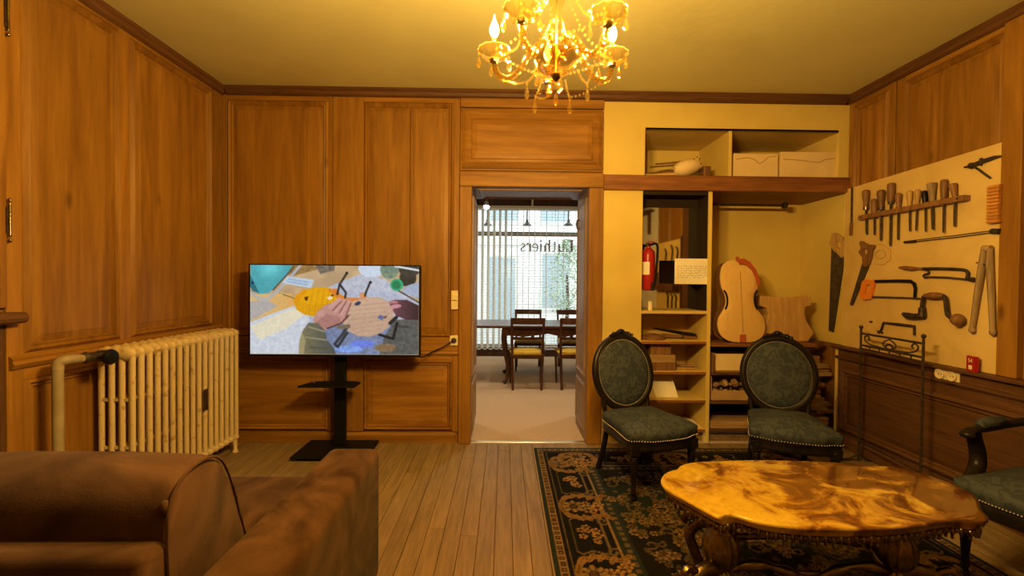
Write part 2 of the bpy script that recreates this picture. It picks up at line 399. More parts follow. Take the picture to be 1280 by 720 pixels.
def baseb(name, x0, x1, loc, rz, m, h=.085):
    prof = [(0, 0), (.022, 0), (.022, h - .02), (.014, h - .008), (.004, h), (0, h)]
    o = rail(None, name, prof, x0, x1, m); o.location = loc; o.rotation_euler = (0, 0, rz); o['kind'] = 'structure'
baseb('baseboard_left', YF, YB - .023, (XL, 0, 0), PI / 2, wall_wood_h)
baseb('baseboard_back', XL, DX0 - .12, (0, YB, 0), 0, wall_wood_h)

# left wall: local x runs along world Y, z up
wl = wall_left
for (a, b, sp) in ((2.105, 2.625, ()), (2.70, 3.435, ())):
    panel(wl, a, .945, b, 2.715, wall_wood, wall_wood)
    panel(wl, a, .115, b, .82, wall_wood, wall_wood)
for (a, b) in ((2.035, 2.105), (2.625, 2.70), (3.435, 3.578)):
    board(wl, 'stile', a, .09, b, 2.735, wall_wood)
for (a, b) in ((2.105, 2.625), (2.70, 3.435)):
    board(wl, 'rail', a, 2.715, b, 2.735, wall_wood_h); board(wl, 'rail', a, .82, b, .945, wall_wood_h)
rail(wl, 'dado_moulding', [(.016, .875), (.03, .88), (.042, .90), (.034, .915), (.036, .925), (.018, .94), (.016, .94)], 2.04, 3.56, wall_wood_h)
for (a, b) in ((.9, 2.03),):
    board(wl, 'shutter_frame', a, 1.16, b, 2.735, wall_wood, d=.028); panel(wl, 1.1, 1.28, 1.9, 2.65, wall_wood, wall_wood, y=-.028)
    board(wl, 'apron_board', a, .09, b, 1.10, dark_wood_v, d=.01)
for (a, b) in ((-2.2, -1.2), (-1.1, -.1), (0.0, .85)):
    panel(wl, a, .945, b, 2.715, wall_wood, wall_wood); panel(wl, a, .115, b, .82, wall_wood, wall_wood)
sill = rail(None, 'trim_4', [(0, 1.09), (.07, 1.09), (.085, 1.10), (.09, 1.115), (.085, 1.13), (.07, 1.14), (0, 1.14)], .88, 2.06, dark_wood)
sill.location = (XL, 0, 0); sill.rotation_euler = (0, 0, PI / 2); sill['kind'] = 'structure'
def hinge(z, label, yy):
    t = thing('shutter_hinge', label, 'hinge', (XL + .035, yy, z), PI / 2, None)
    MB().lathe([(.004, -.075), (.006, -.07), (.005, -.065), (.005, .065), (.006, .07), (.004, .078), (.002, .088)], 10).build('pin', brass, t, smooth=True)
    for s in (-1, 1): MB().ell((0, 0, s * .09), (.007, .007, .010), 8, 6).build('finial', brass, t, smooth=True)
    MB().box(-.012, .002, -.06, .0, .008, .06).build('leaf', iron, t)
hinge(2.46, 'upper iron shutter hinge at the top left on the panelled wall', 2.035)
hinge(1.55, 'lower iron shutter hinge on the panelled wall above the sill', 2.035)

# back wall, left of the doorway
b_ = wall_back
board(b_, 'stile', XL + .017, .09, -2.185, 2.735, wall_wood)
panel(b_, -2.185, .845, -1.395, 2.70, wall_wood, wall_wood)
board(b_, 'stile', -1.395, .09, -1.365, 2.735, wall_wood, d=.02); board(b_, 'stile', -1.362, .09, -1.12, 2.735, wall_wood, d=.017)
panel(b_, -1.12, .845, -.41, 2.70, wall_wood, wall_wood, splits=(-.755,))
board(b_, 'stile', -.41, .09, -.365, 2.735, wall_wood)
for (a, b) in ((-2.185, -1.395), (-1.12, -.41)):
    board(b_, 'rail', a, 2.70, b, 2.735, wall_wood_h); board(b_, 'rail', a, .665, b, .845, wall_wood_h)
    panel(b_, a, .10, b, .665, wall_wood_h, wall_wood_h)
rail(b_, 'dado_moulding', [(.014, .70), (.026, .705), (.034, .72), (.028, .735), (.03, .745), (.018, .755), (.014, .755)], -2.20, -.368, wall_wood_h)
# over the doorway
board(b_, 'frieze_board', -.36, 2.665, .775, 2.735, wall_wood_h, d=.03)
board(b_, 'overdoor_frame', -.36, 2.17, .775, 2.66, wall_wood_h, d=.02)
panel(b_, -.345, 2.185, .76, 2.645, wall_wood_h, wall_wood_h, w=.085, y=-.02)

# doorway: casing, reveal, threshold
door = struct('door_1', MB().box(DX0 - .02, 0, 0.0, DX0, YJ - YB, DZ + .02).box(DX1, 0, 0.0, DX1 + .02, YJ - YB, DZ + .02).box(DX0 - .02, 0, DZ, DX1 + .02, YJ - YB, DZ + .02), jamb_wood, (0, YB, 0))
for (a, b) in ((-.362, DX0), (DX1, .775)):
    MB().box(a, -.045, 0, b, .001, DZ).build('casing', wall_wood, door, bevel=.008)
MB().box(-.362, -.05, DZ, .775, .001, 2.155).build('casing_head', wall_wood_h, door, bevel=.008)
for s, X in ((1, DX0), (-1, DX1)):
    for (z0, z1) in ((.08, .46), (.52, 1.98)):
        M = Tm(X, .25, 0, 0, 0, s * PI / 2) if s == 1 else Tm(X, .25, 0, 0, 0, -PI / 2)
        mb = MB().frame(-.2, z0, .2, z1, .04, .008, .016, M); mb.build('reveal_moulding', jamb_wood, door, smooth=True, ang=25)
        MB().box(-.165, -.008, z0 + .035, .165, .0, z1 - .035, M).build('reveal_panel', jamb_wood, door, bevel=.004, seg=1)
M = Matrix.Translation((.2, .25, DZ)) @ Euler((PI / 2, 0, 0)).to_matrix().to_4x4()
MB().frame(-.42, -.2, .42, .2, .04, .006, .012, Tm(.2, .25, DZ, PI / 2, 0, 0)).build('soffit_moulding', jamb_wood, door, smooth=True, ang=25)
struct('trim_5', MB().box(DX0, YB - .012, -.02, DX1, YB + .035, .006), brass_bright, bevel=.004)
t = thing('door_pull', 'small black iron pull on the right door reveal', 'handle', (DX1 - .001, 3.93, 1.80), -PI / 2)
MB().tube([(0, 0, .04), (0, -.03, .035), (0, -.035, 0), (0, -.03, -.035), (0, 0, -.04)], .006).build('grip', iron, t, smooth=True)
tag(MB().box(-.105, -.004, -.24, .105, 0, .24).build('notice', red_paint, None, loc=(DX0 + .001, 3.87, 1.0)), 'red paper notice hanging on the left door reveal', 'notice')
bpy.data.objects['notice'].rotation_euler = (0, 0, PI / 2)

# ------------------------------------------------------------------ the room beyond the doorway
floor2 = struct('floor.001', MB().box(-2.4, YB + .035, -.12, 3.4, 7.9, 0.0), carpet_m)
struct('ceiling.001', MB().box(-2.4, YJ, 2.85, 3.4, 7.9, 2.95), white_wall)
struct('wall_left.001', MB().box(-2.5, YJ, 0, -2.4, 7.9, 2.85), white_wall)
struct('wall_right.001', MB().box(3.4, YJ, 0, 3.5, 7.9, 2.85), white_wall)
WX0, WX1, WZ0, WZ1, WY = -1.3, 2.2, .12, 2.62, 7.72
struct('wall_back.001', MB().box(-2.4, WY, 0, WX0, WY + .18, 2.85).box(WX1, WY, 0, 3.4, WY + .18, 2.85).box(WX0, WY, WZ1, WX1, WY + .18, 2.85).box(WX0, WY, 0, WX1, WY + .18, WZ0), white_wall)
struct('baseboard_back.001', MB().box(-2.4, WY - .02, 0, 3.4, WY, .11), chair_wood)
win = struct('window_1', MB().box(WX0, WY + .06, WZ0, WX0 + .07, WY + .12, WZ1).box(WX1 - .07, WY + .06, WZ0, WX1, WY + .12, WZ1).box(WX0, WY + .06, WZ0, WX1, WY + .12, WZ0 + .07).box(WX0, WY + .06, WZ1 - .07, WX1, WY + .12, WZ1), tool_grey)
MB().box(WX0, WY + .05, 2.08, WX1, WY + .12, 2.15).build('transom', tool_grey, win)
MB().box(WX0 + .07, WY + .088, WZ0 + .07, WX1 - .07, WY + .092, 2.08).build('pane', pane, win)
MB().box(WX0 + .07, WY + .088, 2.15, WX1 - .07, WY + .092, WZ1 - .07).build('pane', pane, win)
# reversed shop lettering stuck to the glass
letter_m = mat('lettering', (.16, .075, .065), rough=.6)
def lettering():
    # serif letters drawn as bars, read from the street; heights in units of cap height 1, x grows in reading direction
    mb = MB(); TH = .004
    def bar(x0, z0, x1, z1): mb.box(x0, 0, z0, x1, TH, z1)
    def stroke(pts, w):
        P = spline([(p[0], 0, p[1]) for p in pts], 6)
        L_ = []; R_ = []
        for i, p in enumerate(P):
            t = (P[min(i + 1, len(P) - 1)] - P[max(i - 1, 0)]).normalized(); n = Vector((-t.z, 0, t.x)); ww = w[0] + (w[1] - w[0]) * math.sin(PI * i / (len(P) - 1))
            L_.append(p + n * ww / 2); R_.append(p - n * ww / 2)
        for i in range(len(P) - 1):
            a, b, c, d = L_[i], L_[i + 1], R_[i + 1], R_[i]
            mb.add([a, b, c, d, a + Vector((0, TH, 0)), b + Vector((0, TH, 0)), c + Vector((0, TH, 0)), d + Vector((0, TH, 0))], [(0, 1, 2, 3), (7, 6, 5, 4), (0, 4, 5, 1), (3, 2, 6, 7), (0, 3, 7, 4), (1, 5, 6, 2)])
    s = .205; x = 0
    bar(.08, 0, .26, 1); bar(0, 0, .62, .07); bar(0, .94, .34, 1); bar(.55, 0, .62, .26); x = .74          # L
    bar(x + .06, .14, x + .2, .68); bar(x, .63, x + .2, .68); stroke([(x + .13, .2), (x + .2, .05), (x + .36, .06), (x + .46, .16)], (.07, .13)); bar(x + .42, 0, x + .56, .68); bar(x + .36, .63, x + .5, .68); bar(x + .5, 0, x + .62, .05); x += .72   # u
    bar(x + .08, .12, x + .21, .88); bar(x, .62, x + .38, .68); stroke([(x + .15, .18), (x + .2, .04), (x + .3, .03), (x + .38, .12)], (.06, .1)); x += .48    # t
    bar(x + .06, 0, x + .2, 1); bar(x, .95, x + .15, 1); bar(x, 0, x + .27, .05); stroke([(x + .18, .52), (x + .3, .66), (x + .42, .64), (x + .48, .5)], (.06, .12)); bar(x + .42, 0, x + .56, .54); bar(x + .35, 0, x + .63, .05); x += .72   # h
    bar(x + .06, 0, x + .2, .68); bar(x, .63, x + .15, .68); bar(x, 0, x + .27, .05); bar(x + .05, .82, x + .2, .96); x += .34   # i
    stroke([(x + .08, .36), (x + .46, .36), (x + .42, .6), (x + .27, .67), (x + .1, .54), (x + .06, .32), (x + .14, .08), (x + .3, .02), (x + .48, .14)], (.06, .11)); x += .56   # e
    bar(x + .06, 0, x + .2, .68); bar(x, .63, x + .15, .68); bar(x, 0, x + .28, .05); stroke([(x + .18, .5), (x + .28, .66), (x + .4, .64), (x + .44, .54)], (.07, .13)); x += .5   # r
    stroke([(x + .4, .52), (x + .3, .66), (x + .14, .63), (x + .09, .5), (x + .22, .37), (x + .38, .25), (x + .38, .1), (x + .24, .02), (x + .06, .14)], (.06, .12)); x += .5  # s
    # seen from inside the word runs right to left
    o = MB(); o.v = [(-v[0] * s, v[1], v[2] * s) for v in mb.v]; o.f = mb.f
    return o, x * s
lo_, lw_ = lettering()
L0 = onY(717, 315, WY + .08)
lt = lo_.build('lettering', letter_m, win, loc=(L0.x, WY + .083, L0.z))
# blinds
bl = thing('vertical_blind', 'white vertical blind with separate vanes across the shop window', 'blind', (0, 7.5, 0))
MB().box(-1.3, -.03, 2.50, 2.2, .03, 2.55).build('head_rail', cream_plastic, bl, bevel=.006)
MB().box(-1.3, .035, 2.50, 2.2, .06, 2.70).build('pelmet', chair_wood, bl)
for X in (-1.2, .45, 2.1): MB().box(X - .015, -.015, 2.55, X + .015, .015, 2.85).build('bracket', cream_plastic, bl)
van = MB().box(-.0445, -.0012, 0, .0445, .0012, 2.36).build('vane', blind_fabric, bl); van.location = (-1.25, 0, .13)
vw = MB().box(-.0445, -.003, 0, .0445, .003, .03).build('weight', chair_wood, van)
for i in range(1, 36):
    X = -1.25 + i * .097
    c = copy_tree(van, bl); c.location = (X, 0, .13)
    c.rotation_euler = (0, 0, PI / 2 - (.45 if X < .02 else .15) + random.uniform(-.06, .06))
van.rotation_euler = (0, 0, PI / 2 - .45)
vb = thing('venetian_blind', 'pale venetian blind with thin level slats behind the vertical blind', 'blind', (.45, 7.64, 0))
MB().box(-1.7, -.02, 2.50, 1.7, .02, 2.55).build('head_rail', slat_m, vb)
for X in (-1.6, 0, 1.6): MB().box(X - .015, -.015, 2.55, X + .015, .015, 2.85).build('bracket', slat_m, vb)
sm = MB()
for i in range(49): sm.box(-1.68, -.009, -.0008, 1.68, .009, .0008, Tm(0, 0, .18 + i * .048, .35, 0, 0))
sm.build('slats', slat_m, vb, kind='stuff')
for X in (-1.3, -.45, .4, 1.25): MB().box(X - .004, -.014, .17, X + .004, -.0125, 2.5).build('ladder_tape', slat_m, vb)
# outside
street_m = mat('street', (.42, .42, .41), rough=.9, col2=(.36, .36, .35), nscale=3)
struct('floor.002', MB().box(-14, 7.9, -.22, 16, 30, -.12), street_m)
bd = thing('building', 'pale stone house facade across the street', 'building', (0, 15.0, -.12))
fac = mat('facade render', (.80, .79, .76), rough=.9, col2=(.75, .74, .71), nscale=1.5)
MB().box(-9, 0, 0, 11, 5, 9).build('wall', fac, bd)
MB().box(-9, -.08, 2.6, 11, 0, 2.85).build('string_course', fac, bd)
glz = mat('far glass', (.36, .43, .47), rough=.15)
for (x0, z0, x1, z1) in ((-.55, .1, .35, 2.2), (1.25, .5, 2.15, 2.3), (-3.2, .6, -2.0, 2.2), (3.4, .1, 4.4, 2.3), (-.5, 3.4, .4, 5.0), (1.2, 3.4, 2.1, 5.0)):
    w_ = MB().frame(x0 - .1, z0 - .1, x1 + .1, z1 + .1, .12, .04, .06).build('window', slat_m, bd)
    MB().box(x0, -.02, z0, x1, .0, z1).build('glazing', glz, w_)
tr = thing('street_tree', 'green bushy tree in front of the facade across the street', 'tree', (1.75, 12.6, -.12))
MB().tube([(0, 0, 0), (.03, 0, .8), (0, .02, 1.6)], [.07, .05, .03]).build('trunk', chair_wood, tr, smooth=True)
lf = MB()
for i in range(900):
    a = random.uniform(0, 2 * PI); r = .75 * random.random() ** .5; z = random.uniform(.5, 2.6); r *= (1 - abs(z - 1.3) / 1.6)
    M = Tm(r * math.cos(a), r * math.sin(a), z, random.uniform(-1, 1), random.uniform(-1, 1), random.uniform(0, 6))
    lf.add([(-.05, 0, 0), (0, -.03, 0), (.06, 0, 0), (0, .03, 0)], [(0, 1, 2, 3)], M)
lf.build('foliage', mat('leaf green', (.34, .44, .30), rough=.7), tr, kind='stuff')
for k, px in enumerate((609, 659, 711)):
    p = onY(px, 281, 8.1)
    t = thing('gooseneck_lamp', ['leftmost', 'middle', 'rightmost'][k] + ' of the three dark bracket lamps outside the shop window', 'lamp', (p.x, 7.95, p.z), 0, 'bracket lamps outside the window')
    MB().tube(spline([(0, -.05, .28), (0, .05, .3), (0, .2, .22), (0, .2, .1)]), .012).build('arm', iron, t, smooth=True)
    MB().lathe([(.02, .1), (.025, .06), (.035, .04), (.085, .0), (.09, -.01)], 16, Tm(0, .2, 0)).build('lamp_shade', iron, t, smooth=True)
# ceiling spotlight in the far room
p = onY(608, 257, 6.3)
t = thing('spotlight', 'small bright halogen spotlight hanging in the room beyond the door', 'lamp', p)
MB().lathe([(.012, .06), (.03, .055), (.035, .0), (.03, -.004)], 14).build('housing', chrome, t, smooth=True)
MB().ell((0, 0, -.02), (.04, .04, .03), 12, 8).build('bulb', emit('halogen', (1, .86, .6), 120), t)
MB().tube([(0, 0, .06), (0, 0, 2.85 - p.z)], .006).build('stem', chrome, t)
l = bpy.data.lights.new('spotlight_light', 'SPOT'); l.energy = 80; l.color = (1, .85, .6); l.spot_size = 1.9; l.spot_blend = .6; l.shadow_soft_size = .03
lo = bpy.data.objects.new('spotlight_light', l); COL.objects.link(lo); lo.parent = t; lo.location = (0, 0, -.04)
for (X, Y) in ((-1.2, 5.0), (1.6, 5.0), (.3, 4.9)):  # unseen lamps, added to brighten the far room and its carpet
    t2 = thing('added_fill_lamp', 'added unseen fill lamp on the ceiling beyond the door', 'lamp', (X, Y, 2.85), 0, 'added fill lamps beyond the door')
    MB().lathe([(.07, 0), (.07, -.012), (.05, -.014)], 20).build('trim_ring', chrome, t2); MB().lathe([(.048, -.012), (.0, -.013)], 16).build('bulb', emit('fill_lamp', (1, .9, .72), 12), t2)
    l = bpy.data.lights.new('fill_light', 'SPOT'); l.energy = 80; l.color = (1, .86, .66); l.spot_size = 2.3; l.spot_blend = .7; l.shadow_soft_size = .05
    lo = bpy.data.objects.new('fill_light', l); COL.objects.link(lo); lo.parent = t2; lo.location = (0, 0, -.03)

# dining table and chairs beyond the doorway
t = thing('dining_table', 'long dark wooden table with cabriole legs beyond the doorway', 'table', (.75, 5.95, 0))
MB().slab([(-1.2, -.40), (-1.1, -.45), (1.1, -.45), (1.2, -.40), (1.2, .40), (1.1, .45), (-1.1, .45), (-1.2, .40)], .715, .745).build('tabletop', chair_wood, t, bevel=.008)
MB().prism([(-.78, .715), (.78, .715), (.78, .62), (.5, .60), (.2, .64), (0, .60), (-.2, .64), (-.5, .60), (-.78, .62)], -.36, .36).build('apron', chair_wood, t)
for sx in (-1, 1):
    for sy in (-1, 1):
        pts = spline([(0, 0, .70), (sx * .035, sy * -.01, .58), (sx * .015, 0, .40), (sx * -.02, 0, .2), (sx * -.005, sy * .005, .06), (sx * .035, sy * .03, .02)], 5)
        n = len(pts); MB().tube(pts, [.045 - .026 * min(1, i / (n * .75)) + (.01 if i > n - 4 else 0) for i in range(n)], 10).build('leg', chair_wood, t, smooth=True, loc=(sx * .72, sy * .30, 0))
def din_chair(loc, rz, label):
    t = thing('dining_chair', label, 'chair', loc, rz, 'dining chairs beyond the doorway')
    for s in (-1, 1):
        MB().tube(spline([(s * .17, .20, 0), (s * .175, .17, .22), (s * .18, .16, .44), (s * .185, .19, .65), (s * .19, .245, .86)]), .016, 8).build('leg', chair_wood, t, smooth=True)
        MB().tube([(s * .19, -.19, 0), (s * .2, -.2, .42)], [.013, .019], 8).build('leg', chair_wood, t, smooth=True)
    MB().box(-.2, -.21, .37, .2, .18, .42).build('seat_rail', chair_wood, t, bevel=.006)
    out = [(-.215, -.225), (.215, -.225), (.19, .17), (-.19, .17)]
    o = []
    for i in range(4):
        for k in range(6): o.append((lerp(out[i][0], out[(i + 1) % 4][0], k / 6), lerp(out[i][1], out[(i + 1) % 4][1], k / 6)))
    MB().rings(dome_rings(o, .43, .035, 5, 3, .015)).build('seat', yellow_seat, t, smooth=True)
    None
    for (z0, z1, yy) in ((.79, .865, .235), (.60, .635, .185)):
        mb = MB(); P = [(-.2, yy - .005), (-.1, yy + .018), (0, yy + .025), (.1, yy + .018), (.2, yy - .005)]
        mb.slab([(p[0], p[1] - .011) for p in P] + [(p[0], p[1] + .011) for p in reversed(P)], z0, z1)
        mb.build('top_rail' if z0 > .7 else 'back_rail', chair_wood, t, bevel=.004)
    for s in (-.06, .06): MB().box(s - .02, .185, .633, s + .02, .205, .66).build('back_spacer', chair_wood, t)
    return t
din_chair((.275, 5.50, 0), PI, 'dark wooden dining chair with yellow seat, nearest, before the table leg')
din_chair((.86, 5.52, 0), PI, 'yellow seated dining chair half hidden by the right door reveal')
din_chair((.36, 6.60, 0), 0, 'dining chair behind the table, left one by the window blind')
din_chair((1.00, 6.60, 0), 0, 'dining chair behind the table at the right by the window blind')
din_chair((-.60, 5.95, 0), PI / 2, 'dining chair at the table end, mostly hidden by the left door reveal')

# ------------------------------------------------------------------ right wall: local x = -world Y
wr = wall_right
def yR(px): return onX(px, 351, XR).y
board(wr, 'stile', -3.575, .8, -3.52, 2.735, wall_wood)
panel(wr, -3.52, .9, -3.20, 2.70, wall_wood, wall_wood)
board(wr, 'stile', -3.20, .8, -3.145, 2.735, wall_wood, d=.02)
board(wr, 'stile', -3.14, .8, -3.07, 2.735, wall_wood, d=.014)
panel(wr, -3.07, .9, -2.44, 2.70, wall_wood, wall_wood, splits=(-2.84,))
board(wr, 'post', -2.44, .8, -2.34, 2.735, wall_wood, d=.04)
for (a, b) in ((-3.52, -3.20), (-3.07, -2.44)): board(wr, 'rail', a, 2.70, b, 2.735, wall_wood_h)
for (a, b) in ((-2.30, -1.4), (-.64, -.12), (-.08, .45)): panel(wr, a, .9, b, 2.70, wall_wood, wall_wood)
board(wr, 'plaster_panel', .5, .8, 2.3, 2.735, white_wall, d=.03)
board(wr, 'post', -1.38, .8, -.70, 2.735, dark_wood_v, d=.05)
# wainscot below the board
WXF = .062                                   # the wainscot stands this far in front of the wall
wa = MB().box(-3.60, -WXF, 0, 2.3, 0.0, .775).build('wainscot', dark_wood, wr)
ledge = struct('trim_6', MB().rings([[(x, -p[0], p[1]) for p in ((0, .772), (.075, .772), (.085, .776), (.10, .783), (.10, .795), (.095, .80), (0, .80))] for x in (-3.62, 2.3)]), dark_wood, (XR, 0, 0), -PI / 2)
for (a, b) in ((-3.53, -2.10), (-2.0, -1.0), (-.9, .6)):
    panel(wr, a, .13, b, .625, dark_wood, dark_wood, w=.06, y=-WXF, d1=.028)
rail(wr, 'frieze_moulding', [(0, .69), (.012, .694), (.018, .705), (.012, .72), (0, .722)], -3.6, 2.3, dark_wood, y=-WXF)
baseb('baseboard_right', -3.60, 2.3, (XR - WXF, 0, 0), -PI / 2, dark_wood, h=.10)
board(wr, 'end_board', -3.6, 0, -3.58, .772, yellow_dull, d=.075)

# ------------------------------------------------------------------ built-in cupboard right of the doorway
X0, X1, XD0, XD1, YA = .776, XR - .001, 1.632, 1.662, 4.14
cup = thing('built_in_cupboard', 'yellow painted built-in cupboard with open shelves right of the doorway', 'cupboard', (0, YB, 0))
D = YA - YB
def cbox(name, x0, y0, z0, x1, y1, z1, m, bev=.002): return MB().box(x0, y0, z0, x1, y1, z1).build(name, m, cup, bevel=bev, seg=1)
cbox('front_panel', X0, 0, 0, 1.10, .02, 2.03, yellow)
cbox('upper_panel', X0, 0, 2.15, 1.112, .02, 2.735, yellow)
cbox('header', 1.112, 0, 2.515, X1, .02, 2.735, yellow)
cbox('upper_panel', 2.675, 0, 2.15, X1, .02, 2.515, yellow)
cbox('cubby_side', 1.085, .02, 2.15, 1.112, D, 2.56, yellow_dull); cbox('cubby_divider', 1.785, 0, 2.15, 1.812, D, 2.515, yellow); cbox('cubby_side', 2.675, .02, 2.15, 2.70, D, 2.56, yellow_dull)
cbox('cubby_top', 1.112, .0, 2.515, 2.675, D, 2.535, yellow_dull)
cbox('back_panel', X0, D, 0, X1, D + .02, 2.735, yellow)
cbox('beam', X0, -.03, 2.03, X1, D, 2.15, beam_wood, .004)
cbox('side_panel', X1 - .012, .03, .8, X1, D, 2.03, yellow)
cbox('divider', XD0, 0, 0.0, XD1, D, 2.03, yellow)
cbox('left_side', 1.082, .02, 0, 1.10, D, 2.03, yellow_dull)
SB = .40
cbox('shelf_back', 1.10, SB, 0, XD0, SB + .015, 1.05, yellow_dull)
for z in (1.045, .80, .555, .325, .09): cbox('shelf', 1.10, .0, z, XD0, SB, z + .022, beam_wood if z < 1 else yellow_dull)
for z in (1.045, .80, .555, .325, .09): cbox('shelf_liner', 1.101, .004, z + .022, XD0 - .001, SB, z + .0235, yellow_dull, 0)
cbox('plinth', 1.10, .06, 0, XD0, .08, .09, floor_wood)
# dark niche with mirror
nd = mat('niche dark stain', (.03, .019, .012), rough=.85, spec=.1)
cbox('niche_lining', XD0 - .006, .012, 1.07, XD0 - .0005, SB, 2.03, nd); cbox('niche_lining', 1.10, .002, 2.0, XD0 - .006, SB, 2.03, nd)
mi = thing('mirror', 'tall mirror at the back of the dark cupboard niche', 'mirror', (0, YB + .2, 1.07))
MB().box(1.101, -.004, 0, XD0 - .007, .0, .93).build('glass', mirror_m, mi)
MB().box(1.101, -.012, .86, XD0 - .007, -.005, .93).build('frame_top', nd, mi)
# right bay: shelf and lower boxes
cbox('shelf', XD1, -.015, .785, 2.52, D, .81, beam_wood)
for z in (.55, .315, .085): cbox('shelf', XD1, .01, z, 2.45, D - .02, z + .02, dark_wood)
cbox('bay_side', 2.45, .01, 0, 2.475, D, .785, dark_wood_v)
cbox('bay_back', XD1, D - .02, 0, 2.45, D, .785, dark_wood)
cbox('plinth', XD1, .05, 0, 2.45, .07, .085, floor_wood)
t = thing('hanging_rod', 'dark round rod fixed under the brown beam in the right bay', 'rod', (1.664, YB + .34, 1.985))
MB().tube([(0, 0, 0), (.78, 0, 0)], .012, 10).build('rod', iron, t, smooth=True); MB().tube([(.78, 0, 0), (.81, 0, 0)], .028, 14).build('end_socket', iron, t, smooth=True)

# things in the upper cubbies
def px_box(name, label, cat, l, r, top, bot, Y, d, m, group=None, rz=0):
    a, b = onY(l, bot, Y), onY(r, top, Y)
    t = thing(name, label, cat, ((a.x + b.x) / 2, Y, a.z), rz, group); w = (b.x - a.x) / 2; h = b.z - a.z
    return t, w, h
for k, (l, r, tp, bt, lab) in enumerate(((917, 973, 189, 219, 'cardboard box with a wavy cut line, left one in the right cubby'), (976, 1047, 187, 219.5, 'wider cardboard box with wavy cut front, right one in the right cubby'))):
    t, w, h = px_box('cardboard_box', lab, 'box', l, r, tp, bt, YB + .035, .3, card, 'boxes in the top cubby')
    t.location.z = 2.15
    MB().box(-w, 0, 0, w, .006, h).box(-w, .28, 0, w, .286, h).box(-w, .006, 0, -w + .006, .28, h).box(w - .006, .006, 0, w, .28, h).box(-w, 0, 0, w, .28, .006).build('walls', card, t, bevel=.0015, seg=1)
    MB().box(-w + .006, .02, h - .02, w - .006, .27, h - .012).build('flap', card, t)
    sg = 1 if k == 0 else -1
    pts = spline([(-w * .9, -.001, h * .75), (-w * .4, -.001, h * .82), (-w * .05, -.001, h * .74), (w * .15, -.001, h * .60), (w * .4, -.001, h * .72), (w * .55, -.001, h * .86), (w * .92, -.001, h * .9)]) if k == 0 else spline([(-w * .92, -.001, h * .72), (-w * .5, -.001, h * .70), (-w * .1, -.001, h * .66), (w * .35, -.001, h * .62), (w * .55, -.001, h * .72), (w * .9, -.001, h * .78)])
    MB().tube(pts, .003, 6).build('cut_line', card_dark, t)
# stitched hide bag with rods
p = onY(852, 218, YB + .12)
t = thing('hide_bag', 'pale stitched hide bag with protruding wooden rods in the left cubby', 'bag', (p.x, p.y, 2.15))
mb = MB(); R = []
for i in range(9):
    f = i / 8; x = lerp(-.07, .16, f); rr = .055 + .035 * math.sin(PI * min(1, f * 1.1)) ; rr *= (.75 if i == 0 else 1) * (.6 if i == 8 else 1)
    R.append([(x, rr * math.cos(a) * 1.1, .075 + .04 * f + rr * .8 * math.sin(a)) for a in [2 * PI * j / 14 for j in range(14)]])
MB().rings(R).build('bag', card, t, smooth=True)
for j in range(10):
    a = 2 * PI * j / 10; MB().ell((.115, .095 * math.cos(a), .11 + .074 * math.sin(a)), (.006, .006, .006), 6, 4).build('stitch', ink, t)
for (a, b) in (((-.26, .02, .105), (.02, .0, .125)), ((-.30, -.03, .04), (-.05, .0, .075)), ((-.20, .06, .14), (.05, .02, .155))): MB().tube([a, b], [.007, .010], 8).build('rod', tool_wood, t, smooth=True)
MB().tube([(-.32, -.05, .018), (-.22, -.05, .02), (-.2, -.05, .02), (-.06, -.05, .03)], [.014, .012, .018, .014], 10).build('pipe', tool_pale, t, smooth=True)
MB().box(.16, -.06, 0, .22, .06, .10).build('end_block', tool_wood, t, bevel=.008)
MB().box(.0, -.08, 0, .16, .08, .012).build('base_board', tool_wood, t)

# fire extinguisher in the niche
t = thing('fire_extinguisher', 'red fire extinguisher with black hose hanging in the dark niche', 'extinguisher', (1.185, YB + .115, 1.23))
MB().lathe([(.04, 0), (.052, .006), (.056, .02), (.056, .29), (.05, .325), (.03, .345), (.018, .35), (.018, .365)], 24).build('cylinder', red_paint, t, smooth=True)
MB().rings([[(r_ * math.cos(a_), r_ * math.sin(a_), z_) for (r_, a_) in [(.0572, math.radians(d_)) for d_ in range(195, 266, 7)] + [(.0578, math.radians(d_)) for d_ in range(265, 194, -7)]] for z_ in (.13, .235)]).build('label', paper, t)
MB().box(-.018, -.02, .365, .018, .02, .395).build('valve', iron, t, bevel=.004)
MB().box(-.012, -.07, .40, .012, .02, .408, Tm(0, 0, 0, .12)).build('lever', red_paint, t, bevel=.002); MB().box(-.012, -.07, .38, .012, 0, .386).build('handle', red_paint, t, bevel=.002)
MB().tube(spline([(.018, 0, .38), (.06, -.03, .38), (.055, -.062, .28), (.04, -.07, .12), (.03, -.066, .05), (.02, -.06, .02)]), .010, 8).build('hose', black, t, smooth=True)
MB().tube([(.02, -.062, .07), (.02, -.06, .0)], [.010, .014], 8).build('nozzle', black, t, smooth=True)
MB().box(-.085, -.02, .2, -.05, .02, .28).build('bracket', iron, t)
